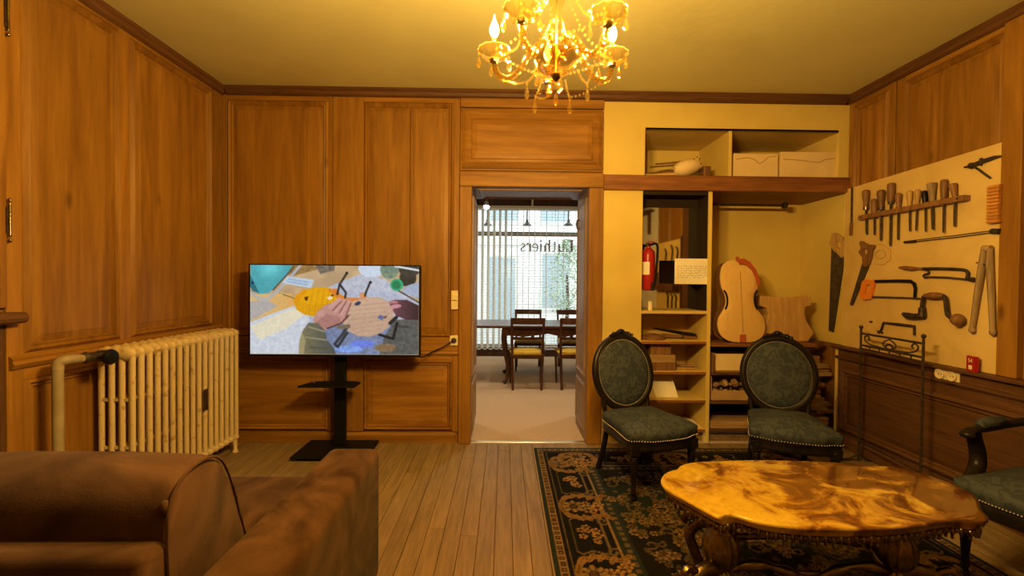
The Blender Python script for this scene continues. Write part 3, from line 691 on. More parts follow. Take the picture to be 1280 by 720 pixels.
# hand written card
a = onY(843, 355, YB + .012); b = onY(886, 323.5, YB + .012)
t = thing('info_card', 'white handwritten card fixed across the mirror niche', 'card', ((a.x + b.x) / 2, YB + .010, a.z))
w, h = (b.x - a.x) / 2, b.z - a.z
MB().box(-w, 0, 0, w, .003, h).build('sheet', paper, t)
for r in range(6):
    x = -w * .85; z = h * (.70 - .088 * r)
    wm = MB(); xe = w * (.86 if r < 5 else .75)
    while x < xe:
        if r == 5 and -w * .3 < x < w * .0: x += .03; continue
        n = random.randint(4, 9); pts = [(x + i * .0045, -.0012, z + random.uniform(-.005, .005)) for i in range(n)]
        if len(pts) > 1: wm.tube(pts, .0011, 4)
        x += n * .0045 + .008
    wm.build('handwriting', ink, t)
p = onY(811, 386, YB + .06)
tag(MB().tube([(0, 0, 0), (0, 0, .075)], .018, 14).build('paper_roll', paper, None, smooth=True, loc=(p.x + .01, YB + .06, 1.0685)), 'short white paper roll standing at the foot of the mirror', 'roll')

# shelves on the left
def flat(name, label, cat, poly, z, thick, m, group=None, bev=.003, loc=(0, 0)):
    return tag(MB().slab(poly, 0, thick).build(name, m, None, bevel=bev, loc=(loc[0], loc[1], z)), label, cat, group)
e = [(.10 * math.cos(2 * PI * i / 24), .09 * math.sin(2 * PI * i / 24)) for i in range(24)]
mb = MB().rings(dome_rings(e, .02, .03, 5, 2.2, .02)); tag(mb.build('wooden_disc', tool_wood, None, smooth=True, loc=(1.235, YB + .12, .8245)), 'brown domed wooden disc on the second shelf', 'disc')
t = thing('instrument_neck', 'dark flat fingerboard-like wooden piece on the second shelf', 'fingerboard', (1.455, YB + .20, .8245), -.12)
MB().prism([(-.19, .075), (-.17, .085), (.16, .045), (.17, .02), (.15, .0), (.1, .02)], -.03, .03).build('board', ebony, t, bevel=.004)
MB().prism([(-.12, .02), (.16, .0), (.16, .02), (-.12, .045)], -.045, -.031).build('edge_strip', tool_wood, t)
MB().box(.04, -.05, .0, .055, -.03, .05).build('clamp', iron, t)
def stack(spec, x, y, z, label0):
    zz = z
    for i, (w, d, h, m, rz) in enumerate(spec):
        o = MB().box(-w / 2, -d / 2, 0, w / 2, d / 2, h).build('wooden_box', m, None, bevel=.003, loc=(x + (.01 * i), y, zz)); o.rotation_euler = (0, 0, rz)
        tag(o, label0[i], 'box'); zz += h + .0005
stack([(.27, .20, .065, tool_wood, .02), (.25, .19, .06, scrap_wood, -.03), (.17, .14, .09, tool_wood, .05)], 1.26, YB + .13, .5795, ['lowest brown wooden box of the stack on the third shelf', 'middle flat wooden box of the stack on the third shelf', 'small rounded wooden box on top of the third shelf stack'])
for i in range(7):
    L_ = random.uniform(.12, .2); a = random.uniform(-.5, .5)
    zb = (0, 0, 0, .016, .016, .032, .032)[i]
    o = MB().box(-L_ / 2, -.012, 0, L_ / 2, .012, .014).build('wood_offcut', scrap_wood, None, bevel=.002, loc=(1.515 + random.uniform(-.01, .01), YB + .10 + (.05 * (i % 3) if i < 3 else random.uniform(.02, .08)), .5800 + zb)); o.rotation_euler = (0, 0, a if i >= 3 else a * .3)
    tag(o, 'small pale wood offcut in the bundle on the third shelf', 'offcut', 'offcuts on the third shelf')
t = thing('plan_board', 'white paper board leaning against the back of the fourth shelf', 'board', (1.30, YB + .08, .3500), 0)
M = Tm(0, 0, 0, -.45, 0, 0)
MB().prism([(-.17, 0), (.14, 0), (.11, .19), (-.15, .20)], 0, .012, M).build('board', paper, t); MB().prism([(-.165, .006), (.132, .006), (.104, .183), (-.145, .193)], -.002, -.0003, M).build('sheet', paper, t)
for i in range(3):
    o = MB().box(-.13, -.09, 0, .13, .09, .004).build('paper_sheet', paper, None, loc=(1.47 + i * .004, YB + .13 + i * .006, .1150 + i * .0046)); o.rotation_euler = (0, 0, .25 - .2 * i)
    tag(o, ['lowest white sheet of the pile on the bottom shelf', 'middle white sheet of the pile on the bottom shelf', 'topmost white sheet of the pile on the bottom shelf'][i], 'paper', 'papers on the bottom shelf')
# right bay lower shelves
t = thing('card_tray', 'shallow cardboard tray with angled front on the shelf below the cello', 'tray', (1.90, YB + .12, .5705))
MB().prism([(-.17, 0), (.20, 0), (.18, .135), (-.17, .135)], -.075, -.068, Tm(0, 0, 0, -.15)).build('front', card, t); MB().box(-.17, -.07, 0, .2, .16, .006).box(-.17, .154, 0, .2, .16, .13).box(-.18, -.07, 0, -.172, .16, .13).box(.2, -.07, 0, .206, .16, .13).build('tray', card_dark, t)
for i in range(2): tag(MB().box(-.012, -.05, 0, .012, .05, .16).build('wood_strip', tool_wood, None, loc=(1.69, YB + .06 + .115 * i, .5710)), ['front thin upright wood strip beside the cardboard tray', 'rear thin upright wood strip beside the cardboard tray'][i], 'strip')
t = thing('scrap_box', 'open cardboard box full of wood scraps on the shelf under the tray', 'box', (1.89, YB + .17, .3355))
MB().box(-.20, -.14, 0, .22, -.133, .085).box(-.2, .133, 0, .22, .14, .17).box(-.2, -.133, 0, -.194, .133, .20).box(.214, -.133, 0, .22, .133, .16).box(-.2, -.14, 0, .22, .14, .006).build('walls', card_dark, t)
MB().prism([(0, 0), (.06, .0), (.085, .1), (.0, .1)], -.14, -.133, Tm(.15, 0, .08)).build('flap', card_dark, t)
for i in range(16):
    r = random.uniform(.036, .046)
    zz = .343 + (.045 if i < 8 else .118)
    gx = 1.745 + (i % 4) * .085; gy = YB + .085 + ((i // 4) % 2) * .085
    o = MB().ell((0, 0, 0), (r * random.uniform(.6, 1.25), r * random.uniform(.5, 1.0), r * random.uniform(.45, .9)), 6, 4).build('wood_scrap', scrap_wood, None, loc=(gx + random.uniform(-.008, .008), gy, zz + random.uniform(-.006, .014))); o.rotation_euler = (random.uniform(-.5, .5), random.uniform(-.9, .9), random.uniform(0, 3))
    tag(o, 'rounded carved wood scrap in the open cardboard box', 'scrap', 'scraps in the cardboard box')
tag(MB().box(-.33, -.16, 0, .33, .16, .055).build('plank_offcut', scrap_wood, None, bevel=.004, loc=(2.02, YB + .2, .1060)), 'thick flat board lying on the lowest shelf of the right bay', 'board')
# wood pile in the corner
for i in range(22):
    zz = .005 + i * .031
    L_ = random.uniform(.25, .42); w = random.uniform(.15, .185); a = random.uniform(-.22, .22)
    P = [(random.uniform(-.01, .02) - w / 2, -L_ / 2), (w / 2, -L_ / 2 + random.uniform(-.03, .03)), (w / 2 - random.uniform(0, .03), L_ / 2), (-w / 2 + random.uniform(0, .05), L_ / 2 - random.uniform(0, .05))]
    o = MB().slab(P, 0, .0295).build('split_billet', scrap_wood, None, loc=(2.605 + random.uniform(-.015, .015), YB + .30 - L_ * .05 + random.uniform(-.05, .02), zz), bevel=.003); o.rotation_euler = (0, 0, a)
    tag(o, 'rough split wood billet, %s of the corner wood pile' % (['lowest', 'second from the bottom', 'third from the bottom', 'fourth from the bottom', 'fifth from the bottom', 'sixth from the bottom', 'seventh from the bottom', 'eighth from the bottom', 'ninth from the bottom', 'tenth from the bottom', 'eleventh from the bottom', 'eleventh from the top', 'tenth from the top', 'ninth from the top', 'eighth from the top', 'seventh from the top', 'sixth from the top', 'fifth from the top', 'fourth from the top', 'third from the top', 'second from the top', 'topmost'][i]), 'billet', 'wood billets piled in the corner')
t = MB().prism([(-.09, 0), (.10, .09), (.10, .12), (-.09, .035)], -.12, .12).build('roof_board', dark_wood, None, loc=(2.585, YB + .25, .692)); tag(t, 'dark slanted board lying on top of the wood pile', 'board')

# cello body: spruce front leaning in the right bay
def half(pts): return spline([(p[0], 0, p[1]) for p in pts], 6)
CB = [(0, 0), (.10, .01), (.17, .055), (.195, .13), (.185, .20), (.15, .255), (.135, .285), (.122, .32), (.122, .37), (.14, .425), (.15, .45), (.158, .50), (.155, .57), (.13, .64), (.07, .675), (0, .68)]
hp = half(CB); sc = 1.0
right = [(p.x, p.z) for p in hp]; out = right + [(-x, z) for (x, z) in reversed(right[1:-1])]
p0 = onY(921.5, 427, YB + .11)
t = thing('cello_body', 'pale unvarnished cello body leaning in the cupboard with a red scroll template', 'cello', (p0.x, YB + .06, .8105), 0)
Mt = Tm(0, 0, 0, -.12, 0, 0)
def arch(o_, y, hgt): 
    cx, cz = 0, .33; R = []
    for (s_, yy) in ((1, y + .012), (1.0, y), (.93, y - .004), (.8, y - .012), (.55, y - .018), (.25, y - .02), (.02, y - .02)):
        R.append([(cx + (q[0] - cx) * s_, yy, cz + (q[1] - cz) * s_) for q in o_])
    return R
MB().rings(arch(out, -.03, .02), M=Mt).build('front_plate', maple, t, smooth=True, ang=50)
inner = [(x * .94, .33 + (z - .33) * .96) for (x, z) in out]
MB().prism(inner, -.018, .07, Mt).build('ribs', tool_wood, t); MB().prism(out, .07, .078, Mt).build('back_plate', tool_wood, t)
MB().box(-.022, -.05, .0, .022, -.028, .065, Mt).build('tail_block', red_block, t, bevel=.002)
MB().box(-.0012, -.0515, .08, .0012, -.0495, .58, Mt).build('centre_joint', tool_wood, t)
tp = [(-.02, .665), (-.035, .675), (-.035, .70), (-.012, .705), (-.01, .685), (.03, .688), (.08, .66), (.125, .60), (.15, .52), (.155, .46), (.135, .46), (.12, .53), (.095, .59), (.055, .63), (.02, .645), (-.005, .64)]
MB().prism([(q[0] + .0, q[1]) for q in tp], -.062, -.052, Mt).build('template', red_block, t, bevel=.001)
for s in (-1, 1):
    pts = spline([(s * .132, -.04, .27), (s * .118, -.04, .30), (s * .112, -.04, .345), (s * .118, -.04, .39), (s * .137, -.04, .425)]); MB().tube(pts, .008, 6, M=Mt).build('bout_edge', ebony, t, smooth=True)
# raw block shaped like a viola
q0 = onY(982, 427, YB + .13)
bo = [(-.19, 0), (.19, 0), (.235, .06), (.235, .085), (.185, .16), (.165, .23), (.17, .285), (.20, .29), (.20, .375), (.09, .362), (-.06, .365), (-.215, .378), (-.215, .29), (-.16, .275), (-.145, .22), (-.165, .15), (-.22, .075), (-.22, .04)]
bo = [(x, z * 1.02) for x, z in bo]
t = thing('carved_block', 'thick raw wooden block with waisted outline standing beside the cello body', 'block', (q0.x + .01, YB + .14, .8105))
MB().prism(bo, 0, .13, Tm(0, 0, 0, -.06)).build('block', block_wood, t, bevel=.008)
MB().prism([(.195, .30), (.217, .305), (.217, .38), (.195, .385)], .0, .1, Tm(0, 0, 0, -.06)).build('corner_block', tool_pale, t)

# ------------------------------------------------------------------ tool board on the right wall
BX = XR - .036                                # face of the board
c1 = onX(1262, 175, BX); c2 = onX(1257.5, 468, BX); c3 = onX(1064.5, 235, BX)
BY0, BY1 = 3.575, c1.y
tb = thing('tool_board', 'large yellowed board hung with tools on the right wall', 'board', (BX, BY1, .802), -PI / 2)
Lb = BY0 - BY1
MB().prism([(-Lb, 0), (0, 0), (0, c1.z - .802), (-Lb, c3.z - .802)], 0, .022).build('board', mat('tool board paint', (.70, .50, .19), rough=.6, col2=(.56, .38, .13), nscale=3.5, noise=1.0, lo=.3, hi=.8, bump=.08, rand=False), tb)
MB().box(-Lb, .022, .02, -.02, .034, .06).box(-Lb, .022, 1.1, -.02, .034, 1.14).build('batten', dark_wood, tb)
def RW(px, py, off=0.0):
    p = onX(px, py, BX - off); return (-p.y, p.z)
def wall_thing(name, label, cat, px, py, group=None, X=None):
    X = X or BX; p = onX(px, py, X)
    t = thing(name, label, cat, (X, p.y, p.z), -PI / 2, group); t['_u'] = -p.y; t['_z'] = p.z; t['_X'] = X
    return t
def loc2(t, px, py):
    p = onX(px, py, t['_X']); return (-p.y - t['_u'], p.z - t['_z'])
def A(x, y): return (1060 + x / 5.538, 180 + y / 5.538)     # crop scales used when measuring
def B(x, y): return (1060 + x / 3.79, 290 + y / 3.79)
def C(x, y): return (1020 + x / 2.25, 160 + y / 2.25)
# rack and eleven hand tools
r0, r1 = A(112, 512), A(852, 372)
t = wall_thing('tool_rack', 'long wooden rack bar holding a row of chisels on the board', 'rack', *r0)
u, z = loc2(t, *r1)
th = .034
MB().prism([(0, -th / 2), (u, z - th / 2), (u, z + th / 2), (0, th / 2)], -.05, -.002).build('bar', tool_wood, t, bevel=.003)
MB().ell((u * .04, -.052, 0), .006, 8, 6).ell((u * .96, -.052, z), .006, 8, 6).build('screw_heads', iron, t)
tools = [((148, 318), (148, 440), (152, 628), 40, tool_wood, 'bulb'), ((203, 380), (205, 500), (207, 632), 33, tool_wood, 'plain'), ((254, 318), (254, 440), (251, 672), 46, tool_wood, 'bulb'), ((326, 270), (322, 398), (317, 710), 44, tool_wood, 'plain'), ((376, 340), (374, 445), (371, 666), 38, tool_wood, 'bulb'), ((451, 322), (452, 440), (454, 608), 34, tool_pale, 'bulb'), ((509, 314), (504, 430), (497, 602), 35, tool_pale, 'bulb'), ((556, 324), (562, 410), (564, 610), 34, ebony, 'plain'), ((608, 272), (610, 400), (615, 595), 58, tool_grey, 'taper'), ((693, 246), (693, 375), (688, 618), 44, tool_wood, 'plain'), ((752, 278), (770, 372), (766, 575), 52, tool_wood, 'taper')]
labs = ['short bulb handled file, leftmost in the rack row', 'stubby dark handled chisel, second from the left in the rack', 'thick bulb handled chisel, third from the left in the rack', 'longest chisel in the rack row, its blade reaching lowest', 'small bulb handled gouge just right of the longest chisel', 'left one of two pale handled chisels in the rack', 'right one of two pale handled chisels in the rack', 'thin black handled tool right of the pale handled chisels', 'chisel with a wide flaring grey wooden handle in the rack', 'tall handled chisel, second from the right in the rack', 'chisel with a tilted flaring handle, rightmost in the rack']
for i, (a, b, c, wpx, hm, kind) in enumerate(tools):
    pa, pb, pc = A(*a), A(*b), A(*c)
    t = wall_thing('chisel', labs[i], 'chisel', *pb, group='hand tools in the rack')
    ua, za = loc2(t, *pa); uc, zc = loc2(t, *pc)
    ps = onX(pb[0], pb[1], BX); hw = wpx / 5.538 / 2 * ps.y / F * abs(ps.y / ps.x) * 0 + wpx / 5.538 / 2 * (ps.y ** 2 / (F * BX))
    y = -.026
    if kind == 'bulb': prof = [(0, .62), (.12, .72), (.25, .62), (.5, .85), (.8, 1), (.95, .85), (1, .45)]
    elif kind == 'taper': prof = [(0, .55), (.3, .62), (.7, .85), (.97, 1), (1, .9)]
    else: prof = [(0, .8), (.1, .9), (.5, 1), (.9, .98), (.97, .85), (1, .5)]
    MB().tube([(ua * f, y, za * f) for f, _ in prof], [hw * r for _, r in prof], 12).build('handle', hm, t, smooth=True)
    MB().tube([(0, y, .004), (0, y, -.018)], hw * .72, 12).build('ferrule', brass if i == 0 else steel, t, smooth=True)
    MB().tube([(0, y, -.01), (uc * .5, y, zc * .5), (uc * .95, y, zc * .95), (uc, y, zc)], [hw * .42, hw * .45, hw * .36, hw * .12], 8, flat=.45).build('blade', steel, t, smooth=True)
# divider compass
t = wall_thing('iron_compass', 'dark iron compass with a bent leg, top right of the board', 'compass', *A(870, 150))
P_ = lambda x, y, d=-.012: (lambda q: (q[0], d, q[1]))(loc2(t, *A(x, y)))
MB().tube([P_(815, 162), P_(870, 150), P_(940, 122), P_(1030, 92), P_(1075, 84)], [.004, .013, .013, .010, .004], 8, flat=.5).build('leg', iron, t, smooth=True)
MB().tube(spline([P_(872, 152), P_(915, 175), P_(960, 208), P_(1000, 236)]), .006, 8).build('leg', iron, t, smooth=True)
MB().tube([P_(870, 150, -.02), P_(870, 150, -.003)], .018, 12).build('hinge', iron, t, smooth=True)
MB().tube([P_(935, 98), P_(934, 150)], [.008, .005], 8).build('wing_nut', iron, t, smooth=True)
# fluted block
t = wall_thing('fluted_block', 'orange wooden block with fluted ridges at the right board edge', 'block', *A(1043, 418))
u0, z0 = loc2(t, *A(1006, 300)); u1, z1 = loc2(t, *A(1083, 542))
z0 = loc2(t, *A(1043, 286))[1]; z1 = loc2(t, *A(1043, 548))[1]
MB().box(u0 + .006, -.03, z1, u1 - .006, 0, z0).build('core', orange_wood, t)
nr = 11; hh = (z0 - z1) / nr
for i in range(nr):
    zc_ = z1 + hh * (i + .5); MB().tube([(u0, -.03, zc_), (u1, -.03, zc_)], hh * .46, 10).build('ridge', orange_wood, t, smooth=True)
# bow-like wire saw
t = wall_thing('wire_saw', 'long thin wire saw with two parallel rods on the board', 'saw', *A(730, 645))
MB().tube([P_(405, 684), P_(760, 646), P_(1020, 612)], .0028, 6).build('rod', iron, t); MB().tube([P_(420, 672), P_(760, 632), P_(1020, 598)], .0022, 6).build('wire', iron, t)
MB().tube([P_(402, 680), P_(480, 676)], .008, 8).build('tip', iron, t, smooth=True)
MB().tube([P_(1010, 604), P_(1064, 605)], .016, 10).build('handle', iron, t, smooth=True)
# long thin rod at the left edge
t = wall_thing('thin_rod', 'thin dark rod hanging at the left edge of the board', 'rod', *A(36, 330))
MB().tube([P_(38, 300), P_(34, 545)], .007, 8).build('rod', iron, t, smooth=True); MB().tube([P_(33, 545), P_(30, 632)], .012, 8).build('tip', tool_wood, t, smooth=True)
def Q(x, y, d=-.012): q = loc2(t, *B(x, y)); return (q[0], d, q[1])
def Qp(pts): return [loc2(t, *B(*p)) for p in pts]
# hand saw on the board
t = wall_thing('hand_saw', 'short tapered hand saw hung tilted on the board above the hacksaw', 'saw', *B(90, 110))
MB().prism(Qp([(74, 140), (104, 166), (26, 350), (12, 345)]), -.008, -.005).build('blade', steel, t)
hp_ = Qp([(62, 45), (75, 40), (88, 52), (112, 62), (128, 58), (138, 66), (124, 90), (120, 120), (108, 160), (92, 168), (76, 150), (80, 125), (60, 95), (72, 78)])
hole = Qp([(80, 85), (92, 78), (104, 92), (100, 108), (84, 102)])
def ring_prism(outer, inner, y0, y1):
    """flat shape with one hole: bridge the two loops by angle"""
    cx = sum(p[0] for p in inner) / len(inner); cz = sum(p[1] for p in inner) / len(inner); n = 36
    def hit(poly, a):
        d = (math.cos(a), math.sin(a)); best = None
        for i in range(len(poly)):
            p, q = poly[i], poly[(i + 1) % len(poly)]; ex, ez = q[0] - p[0], q[1] - p[1]
            den = d[0] * ez - d[1] * ex
            if abs(den) < 1e-12: continue
            tt = ((p[0] - cx) * ez - (p[1] - cz) * ex) / den; s_ = ((p[0] - cx) * d[1] - (p[1] - cz) * d[0]) / den
            if tt > 0 and -1e-6 <= s_ <= 1 + 1e-6: best = tt if best is None else (max(best, tt))
        return (cx + d[0] * (best or .01), cz + d[1] * (best or .01))
    O = [hit(outer, 2 * PI * i / n) for i in range(n)]; I = [hit(inner, 2 * PI * i / n) for i in range(n)]
    mb = MB(); mb.rings([[(p[0], y0, p[1]) for p in O], [(p[0], y1, p[1]) for p in O], [(p[0], y1, p[1]) for p in I], [(p[0], y0, p[1]) for p in I], [(p[0], y0, p[1]) for p in O]], cap=False)
    return mb
ring_prism(hp_, hole, -.019, -.001).build('handle', tool_wood, t, bevel=.002)
# loop of string
t = wall_thing('cord_loop', 'faint pale cord loop hanging behind the tilted hand saw', 'cord', *B(160, 105))
MB().tube([Q(120, 66, -.004), Q(165, 58, -.004), Q(205, 85, -.004), Q(205, 130, -.004), Q(170, 155, -.004), Q(128, 150, -.004), Q(128, 150, -.004)], .0022, 5).build('cord', tool_pale, t)
MB().tube(spline([Q(135, 95, -.004), Q(165, 85, -.004), Q(180, 105, -.004), Q(165, 125, -.004), Q(135, 120, -.004)], closed=True), .002, 5, closed=True).build('cord', tool_pale, t)
# hacksaw
t = wall_thing('hacksaw', 'hacksaw with an orange plastic handle and black frame', 'saw', *B(200, 270))
ring_prism(Qp([(80, 232), (96, 226), (136, 228), (138, 244), (128, 275), (120, 318), (88, 322), (68, 312), (66, 290)]), Qp([(98, 252), (118, 248), (110, 280), (98, 302), (88, 296)]), -.022, -.002).build('handle', orange_plastic, t, bevel=.002)
MB().tube([Q(130, 234), Q(240, 232), Q(305, 234), Q(322, 246), Q(328, 270), Q(324, 316)], [.011, .011, .012, .013, .012, .011], 8, flat=.6).build('frame', black, t, smooth=True)
MB().prism(Qp([(118, 303), (340, 310), (340, 318), (118, 312)]), -.013, -.011).build('blade', steel, t)
MB().tube([Q(318, 314), Q(348, 316)], [.008, .006], 8).build('tension_knob', steel, t, smooth=True)
# fret saw
t = wall_thing('fret_saw', 'dark frame saw with a turned handle, above the brace', 'saw', *B(430, 190))
MB().tube([Q(250, 168), Q(275, 170), Q(310, 174), Q(345, 174), Q(366, 175)], [.006, .014, .016, .008, .010], 10).build('handle', tool_wood, t, smooth=True)
MB().tube(spline([Q(362, 174), Q(450, 174), Q(545, 178), Q(574, 188), Q(578, 205), Q(572, 224)]), .0095, 8).build('frame', iron, t, smooth=True)
MB().tube(spline([Q(368, 178), Q(388, 184), Q(390, 196), Q(376, 200), Q(366, 206), Q(372, 216), Q(390, 214)]), .006, 8).build('scroll', iron, t, smooth=True)
MB().tube([Q(380, 213), Q(480, 216), Q(600, 228)], .0065, 6).build('blade', steel, t)
MB().tube([Q(570, 222), Q(600, 226), Q(610, 226)], [.008, .016, .012], 8).build('wing_nut', iron, t, smooth=True)
# brace
t = wall_thing('hand_brace', 'dark crank hand brace with round knob at its right end', 'brace', *B(430, 350))
MB().tube([Q(282, 388, -.03), Q(300, 396, -.03), Q(335, 400, -.03), Q(380, 398, -.03)], [.012, .021, .019, .015], 12).build('chuck', iron, t, smooth=True)
MB().tube([Q(372, 402, -.03), Q(372, 358, -.03)], [.022, .018], 10).build('ratchet', iron, t, smooth=True)
MB().tube(spline([Q(371, 375, -.03), Q(376, 330, -.03), Q(384, 306, -.03), Q(410, 303, -.03), Q(470, 303, -.03), Q(484, 318, -.03), Q(490, 360, -.03), Q(497, 396, -.03), Q(525, 412, -.03)]), .012, 8).build('crank', iron, t, smooth=True)
MB().tube([Q(384, 303, -.03), Q(405, 302, -.03), Q(430, 302, -.03), Q(455, 302, -.03), Q(476, 303, -.03)], [.012, .020, .023, .020, .012], 12).build('grip', tool_wood, t, smooth=True)
q = Q(551, 416, -.04); MB().ell(q, (.034, .036, .037), 14, 10).build('knob', tool_wood, t, smooth=True)
MB().tube([Q(515, 410, -.03), Q(538, 414, -.036)], [.012, .018], 10).build('collar', iron, t, smooth=True)
# small bow saw
t = wall_thing('small_bow_saw', 'small dark bracket-shaped saw frame just above the iron rack', 'saw', *B(240, 440))
MB().tube([Q(150, 477), Q(164, 466), Q(176, 430), Q(250, 438), Q(322, 447), Q(322, 488)], [.007, .008, .008, .010, .009, .008], 8).build('frame', iron, t, smooth=True); MB().tube([Q(145, 468), Q(172, 478)], .005, 6).build('tip', iron, t)
tag(MB().tube([(0, 0, 0), (0, -.02, 0)], .006, 6).build('nail', iron, None, loc=onX(*B(115, 425), BX)), 'single nail left in the board below the hacksaw', 'nail')
bpy.data.objects['nail'].rotation_euler = (0, 0, -PI / 2)
# large wooden calipers
t = wall_thing('wooden_calipers', 'large pale wooden calipers with two long legs at the board right', 'calipers', *B(672, 200))
for (a, b, c, d) in (((664, 78), (655, 150), (630, 300), (605, 466)), ((692, 78), (690, 150), (698, 300), (704, 478))):
    MB().tube([Q(*a, -.022), Q(*b, -.022), Q(*c, -.022), Q(*d, -.022)], [.016, .020, .018, .014], 10, flat=.8).build('leg', tool_grey, t, smooth=True)
    MB().ell(Q(d[0], d[1] - 2, -.022), (.017, .014, .02), 10, 8).build('foot', tool_grey, t, smooth=True)
MB().tube([Q(660, 80, -.022), Q(697, 80, -.022)], .020, 10).build('head', tool_grey, t, smooth=True)
MB().tube([Q(632, 145, -.03), Q(676, 156, -.03)], .004, 6).build('pin', iron, t)
# big hand saw on the alcove side
SX = XR - .014
t = wall_thing('hand_saw', 'long dark hand saw hanging upright on the alcove side wall', 'saw', *C(62, 330), X=SX)
def Qc(pts): return [loc2(t, *C(*p)) for p in pts]
MB().prism(Qc([(46, 325), (84, 362), (52, 575), (38, 570)]), -.008, -.005).build('blade', steel, t)
ring_prism(Qc([(50, 300), (56, 293), (66, 298), (80, 308), (88, 322), (84, 334), (90, 345), (86, 362), (76, 366), (66, 352), (56, 346), (44, 326)]), Qc([(62, 318), (72, 320), (76, 332), (70, 340), (62, 334)]), -.02, -.001).build('handle', tool_pale, t, bevel=.002)

# playing card box, sockets, iron rack
p = onX(1216, 464.5, XR - .07); t = thing('card_box', 'small red playing card box standing on the ledge', 'box', (XR - .072, p.y, .8005), -PI / 2 - .25)
MB().box(-.030, -.012, 0, .030, .012, .088).build('box', red_paint, t, bevel=.0015)
MB().box(-.012, -.0128, .012, .014, -.0122, .036).build('emblem', paper, t, bevel=.003)
tx = bpy.data.curves.new('number', 'FONT'); tx.body = '54'; tx.size = .034; tx.extrude = .0004; tx.align_x = 'CENTER'
to = bpy.data.objects.new('number_tmp', tx); COL.objects.link(to); dg = bpy.context.evaluated_depsgraph_get()
me = bpy.data.meshes.new_from_object(to.evaluated_get(dg)); bpy.data.objects.remove(to)
me.materials.clear(); me.materials.append(paper); o = bpy.data.objects.new('number', me); COL.objects.link(o); o.parent = t; o.rotation_euler = (PI / 2, 0, 0); o.location = (0, -.0125, .052)
p = onX(1186, 469, XR - WXF); t = thing('double_socket', 'cream double round socket just under the ledge', 'socket', (XR - WXF, p.y, p.z), -PI / 2)
MB().box(-.075, -.016, -.032, .075, 0, .032).build('plate', cream_plastic, t, bevel=.012, seg=3)
for s in (-1, 1):
    MB().lathe([(.030, .016), (.030, .026), (.024, .028), (.022, .02), (.0, .02)], 20, Tm(s * .037, 0, 0, PI / 2)).build('outlet', cream_plastic, t, smooth=True)
    for k in (-1, 1): MB().tube([(s * .037 + k * .009, -.0215, 0), (s * .037 + k * .009, -.0195, 0)], .0035, 8).build('hole', ink, t)
fa = onX(1089, 573, 2.62); 
a = onZ(1089, 574, 0.0); 
PA = Vector((2.60, 3.22, 0)); PB = Vector((2.55, 2.68, 0))
dv = PB - PA; Lr = dv.length
t = thing('iron_rack', 'slim wrought iron stand with scrolled top before the wainscot', 'rack', PA, math.atan2(dv.y, dv.x))
for X in (0, Lr):
    MB().tube([(X, 0, 0), (X, 0, .975)], .0075, 8).build('post', iron, t, smooth=True); MB().ell((X, 0, .985), .014, 10, 8).build('finial', iron, t, smooth=True)
    MB().tube(spline([(X, -.13, .008), (X, -.06, .02), (X, 0, .05), (X, .05, .02), (X, .085, .008)]), .008, 8).build('foot', iron, t, smooth=True)
for z in (.94, .855): MB().tube([(0, 0, z), (Lr, 0, z)], .0075, 8).build('rail', iron, t, smooth=True)
mb = MB()
for s in (-1, 1):
    cx = Lr / 2
    mb.tube(spline([(cx, 0, .93), (cx + s * .05, 0, .905), (cx + s * .05, 0, .88), (cx, 0, .862)]), .005, 6)
    mb.tube(spline([(cx + s * .03, 0, .862), (cx + s * .10, 0, .865), (cx + s * .17, 0, .87), (cx + s * .225, 0, .89), (cx + s * .23, 0, .92), (cx + s * .20, 0, .928), (cx + s * .185, 0, .91), (cx + s * .20, 0, .90)]), .005, 6)
    mb.tube(spline([(cx - s * .03, 0, .885), (cx, 0, .895), (cx + s * .03, 0, .88)]), .006, 6)
mb.build('scrollwork', iron, t, smooth=True)
for i in range(5): MB().tube([(Lr * (i + 1) / 6, 0, .855), (Lr * (i + 1) / 6, 0, .83)], [.006, .003], 6).build('drop', iron, t)
MB().tube([(0, 0, .83), (Lr, 0, .83)], .005, 8).build('rail', iron, t)
MB().tube([(0, 0, .15), (Lr, 0, .15)], .006, 8).build('rail', iron, t)

# light switch, wall socket, television cable
p = onY(568.5, 375, YB - .016); t = thing('light_switch', 'tall cream light switch on the panelling beside the doorway', 'switch', (p.x, YB - .016, p.z))
MB().box(-.028, -.02, -.075, .028, 0, .075).build('plate', cream_plastic, t, bevel=.005); MB().box(-.018, -.026, .0, .018, -.019, .05).build('rocker', cream_plastic, t, bevel=.003); MB().box(-.028, -.0215, -.006, .028, -.0195, -.003).build('seam', ink, t)
p = onY(567.5, 425.5, YB - .016); t = thing('wall_socket', 'cream wall socket with a black plug below the light switch', 'socket', (p.x, YB - .016, p.z)); SOCK = Vector((p.x, YB - .016, p.z))
MB().box(-.032, -.014, -.04, .032, 0, .04).build('plate', cream_plastic, t, bevel=.005); MB().lathe([(.022, .014), (.022, .018), (.0, .018)], 18, Tm(0, 0, 0, PI / 2)).build('outlet', ink, t)
tag(MB().tube(spline([(0, 0, 0), (-.02, -.03, -.01), (-.08, -.02, -.05), (-.16, -.03, -.085), (-.22, -.06, -.12), (-.25, -.14, -.10), (-.28, -.17, -.06)]), .005, 6).build('power_cable', black, None, smooth=True, loc=SOCK + Vector((-.005, -.02, 0))), 'black power cable running from the wall socket to the television', 'cable')

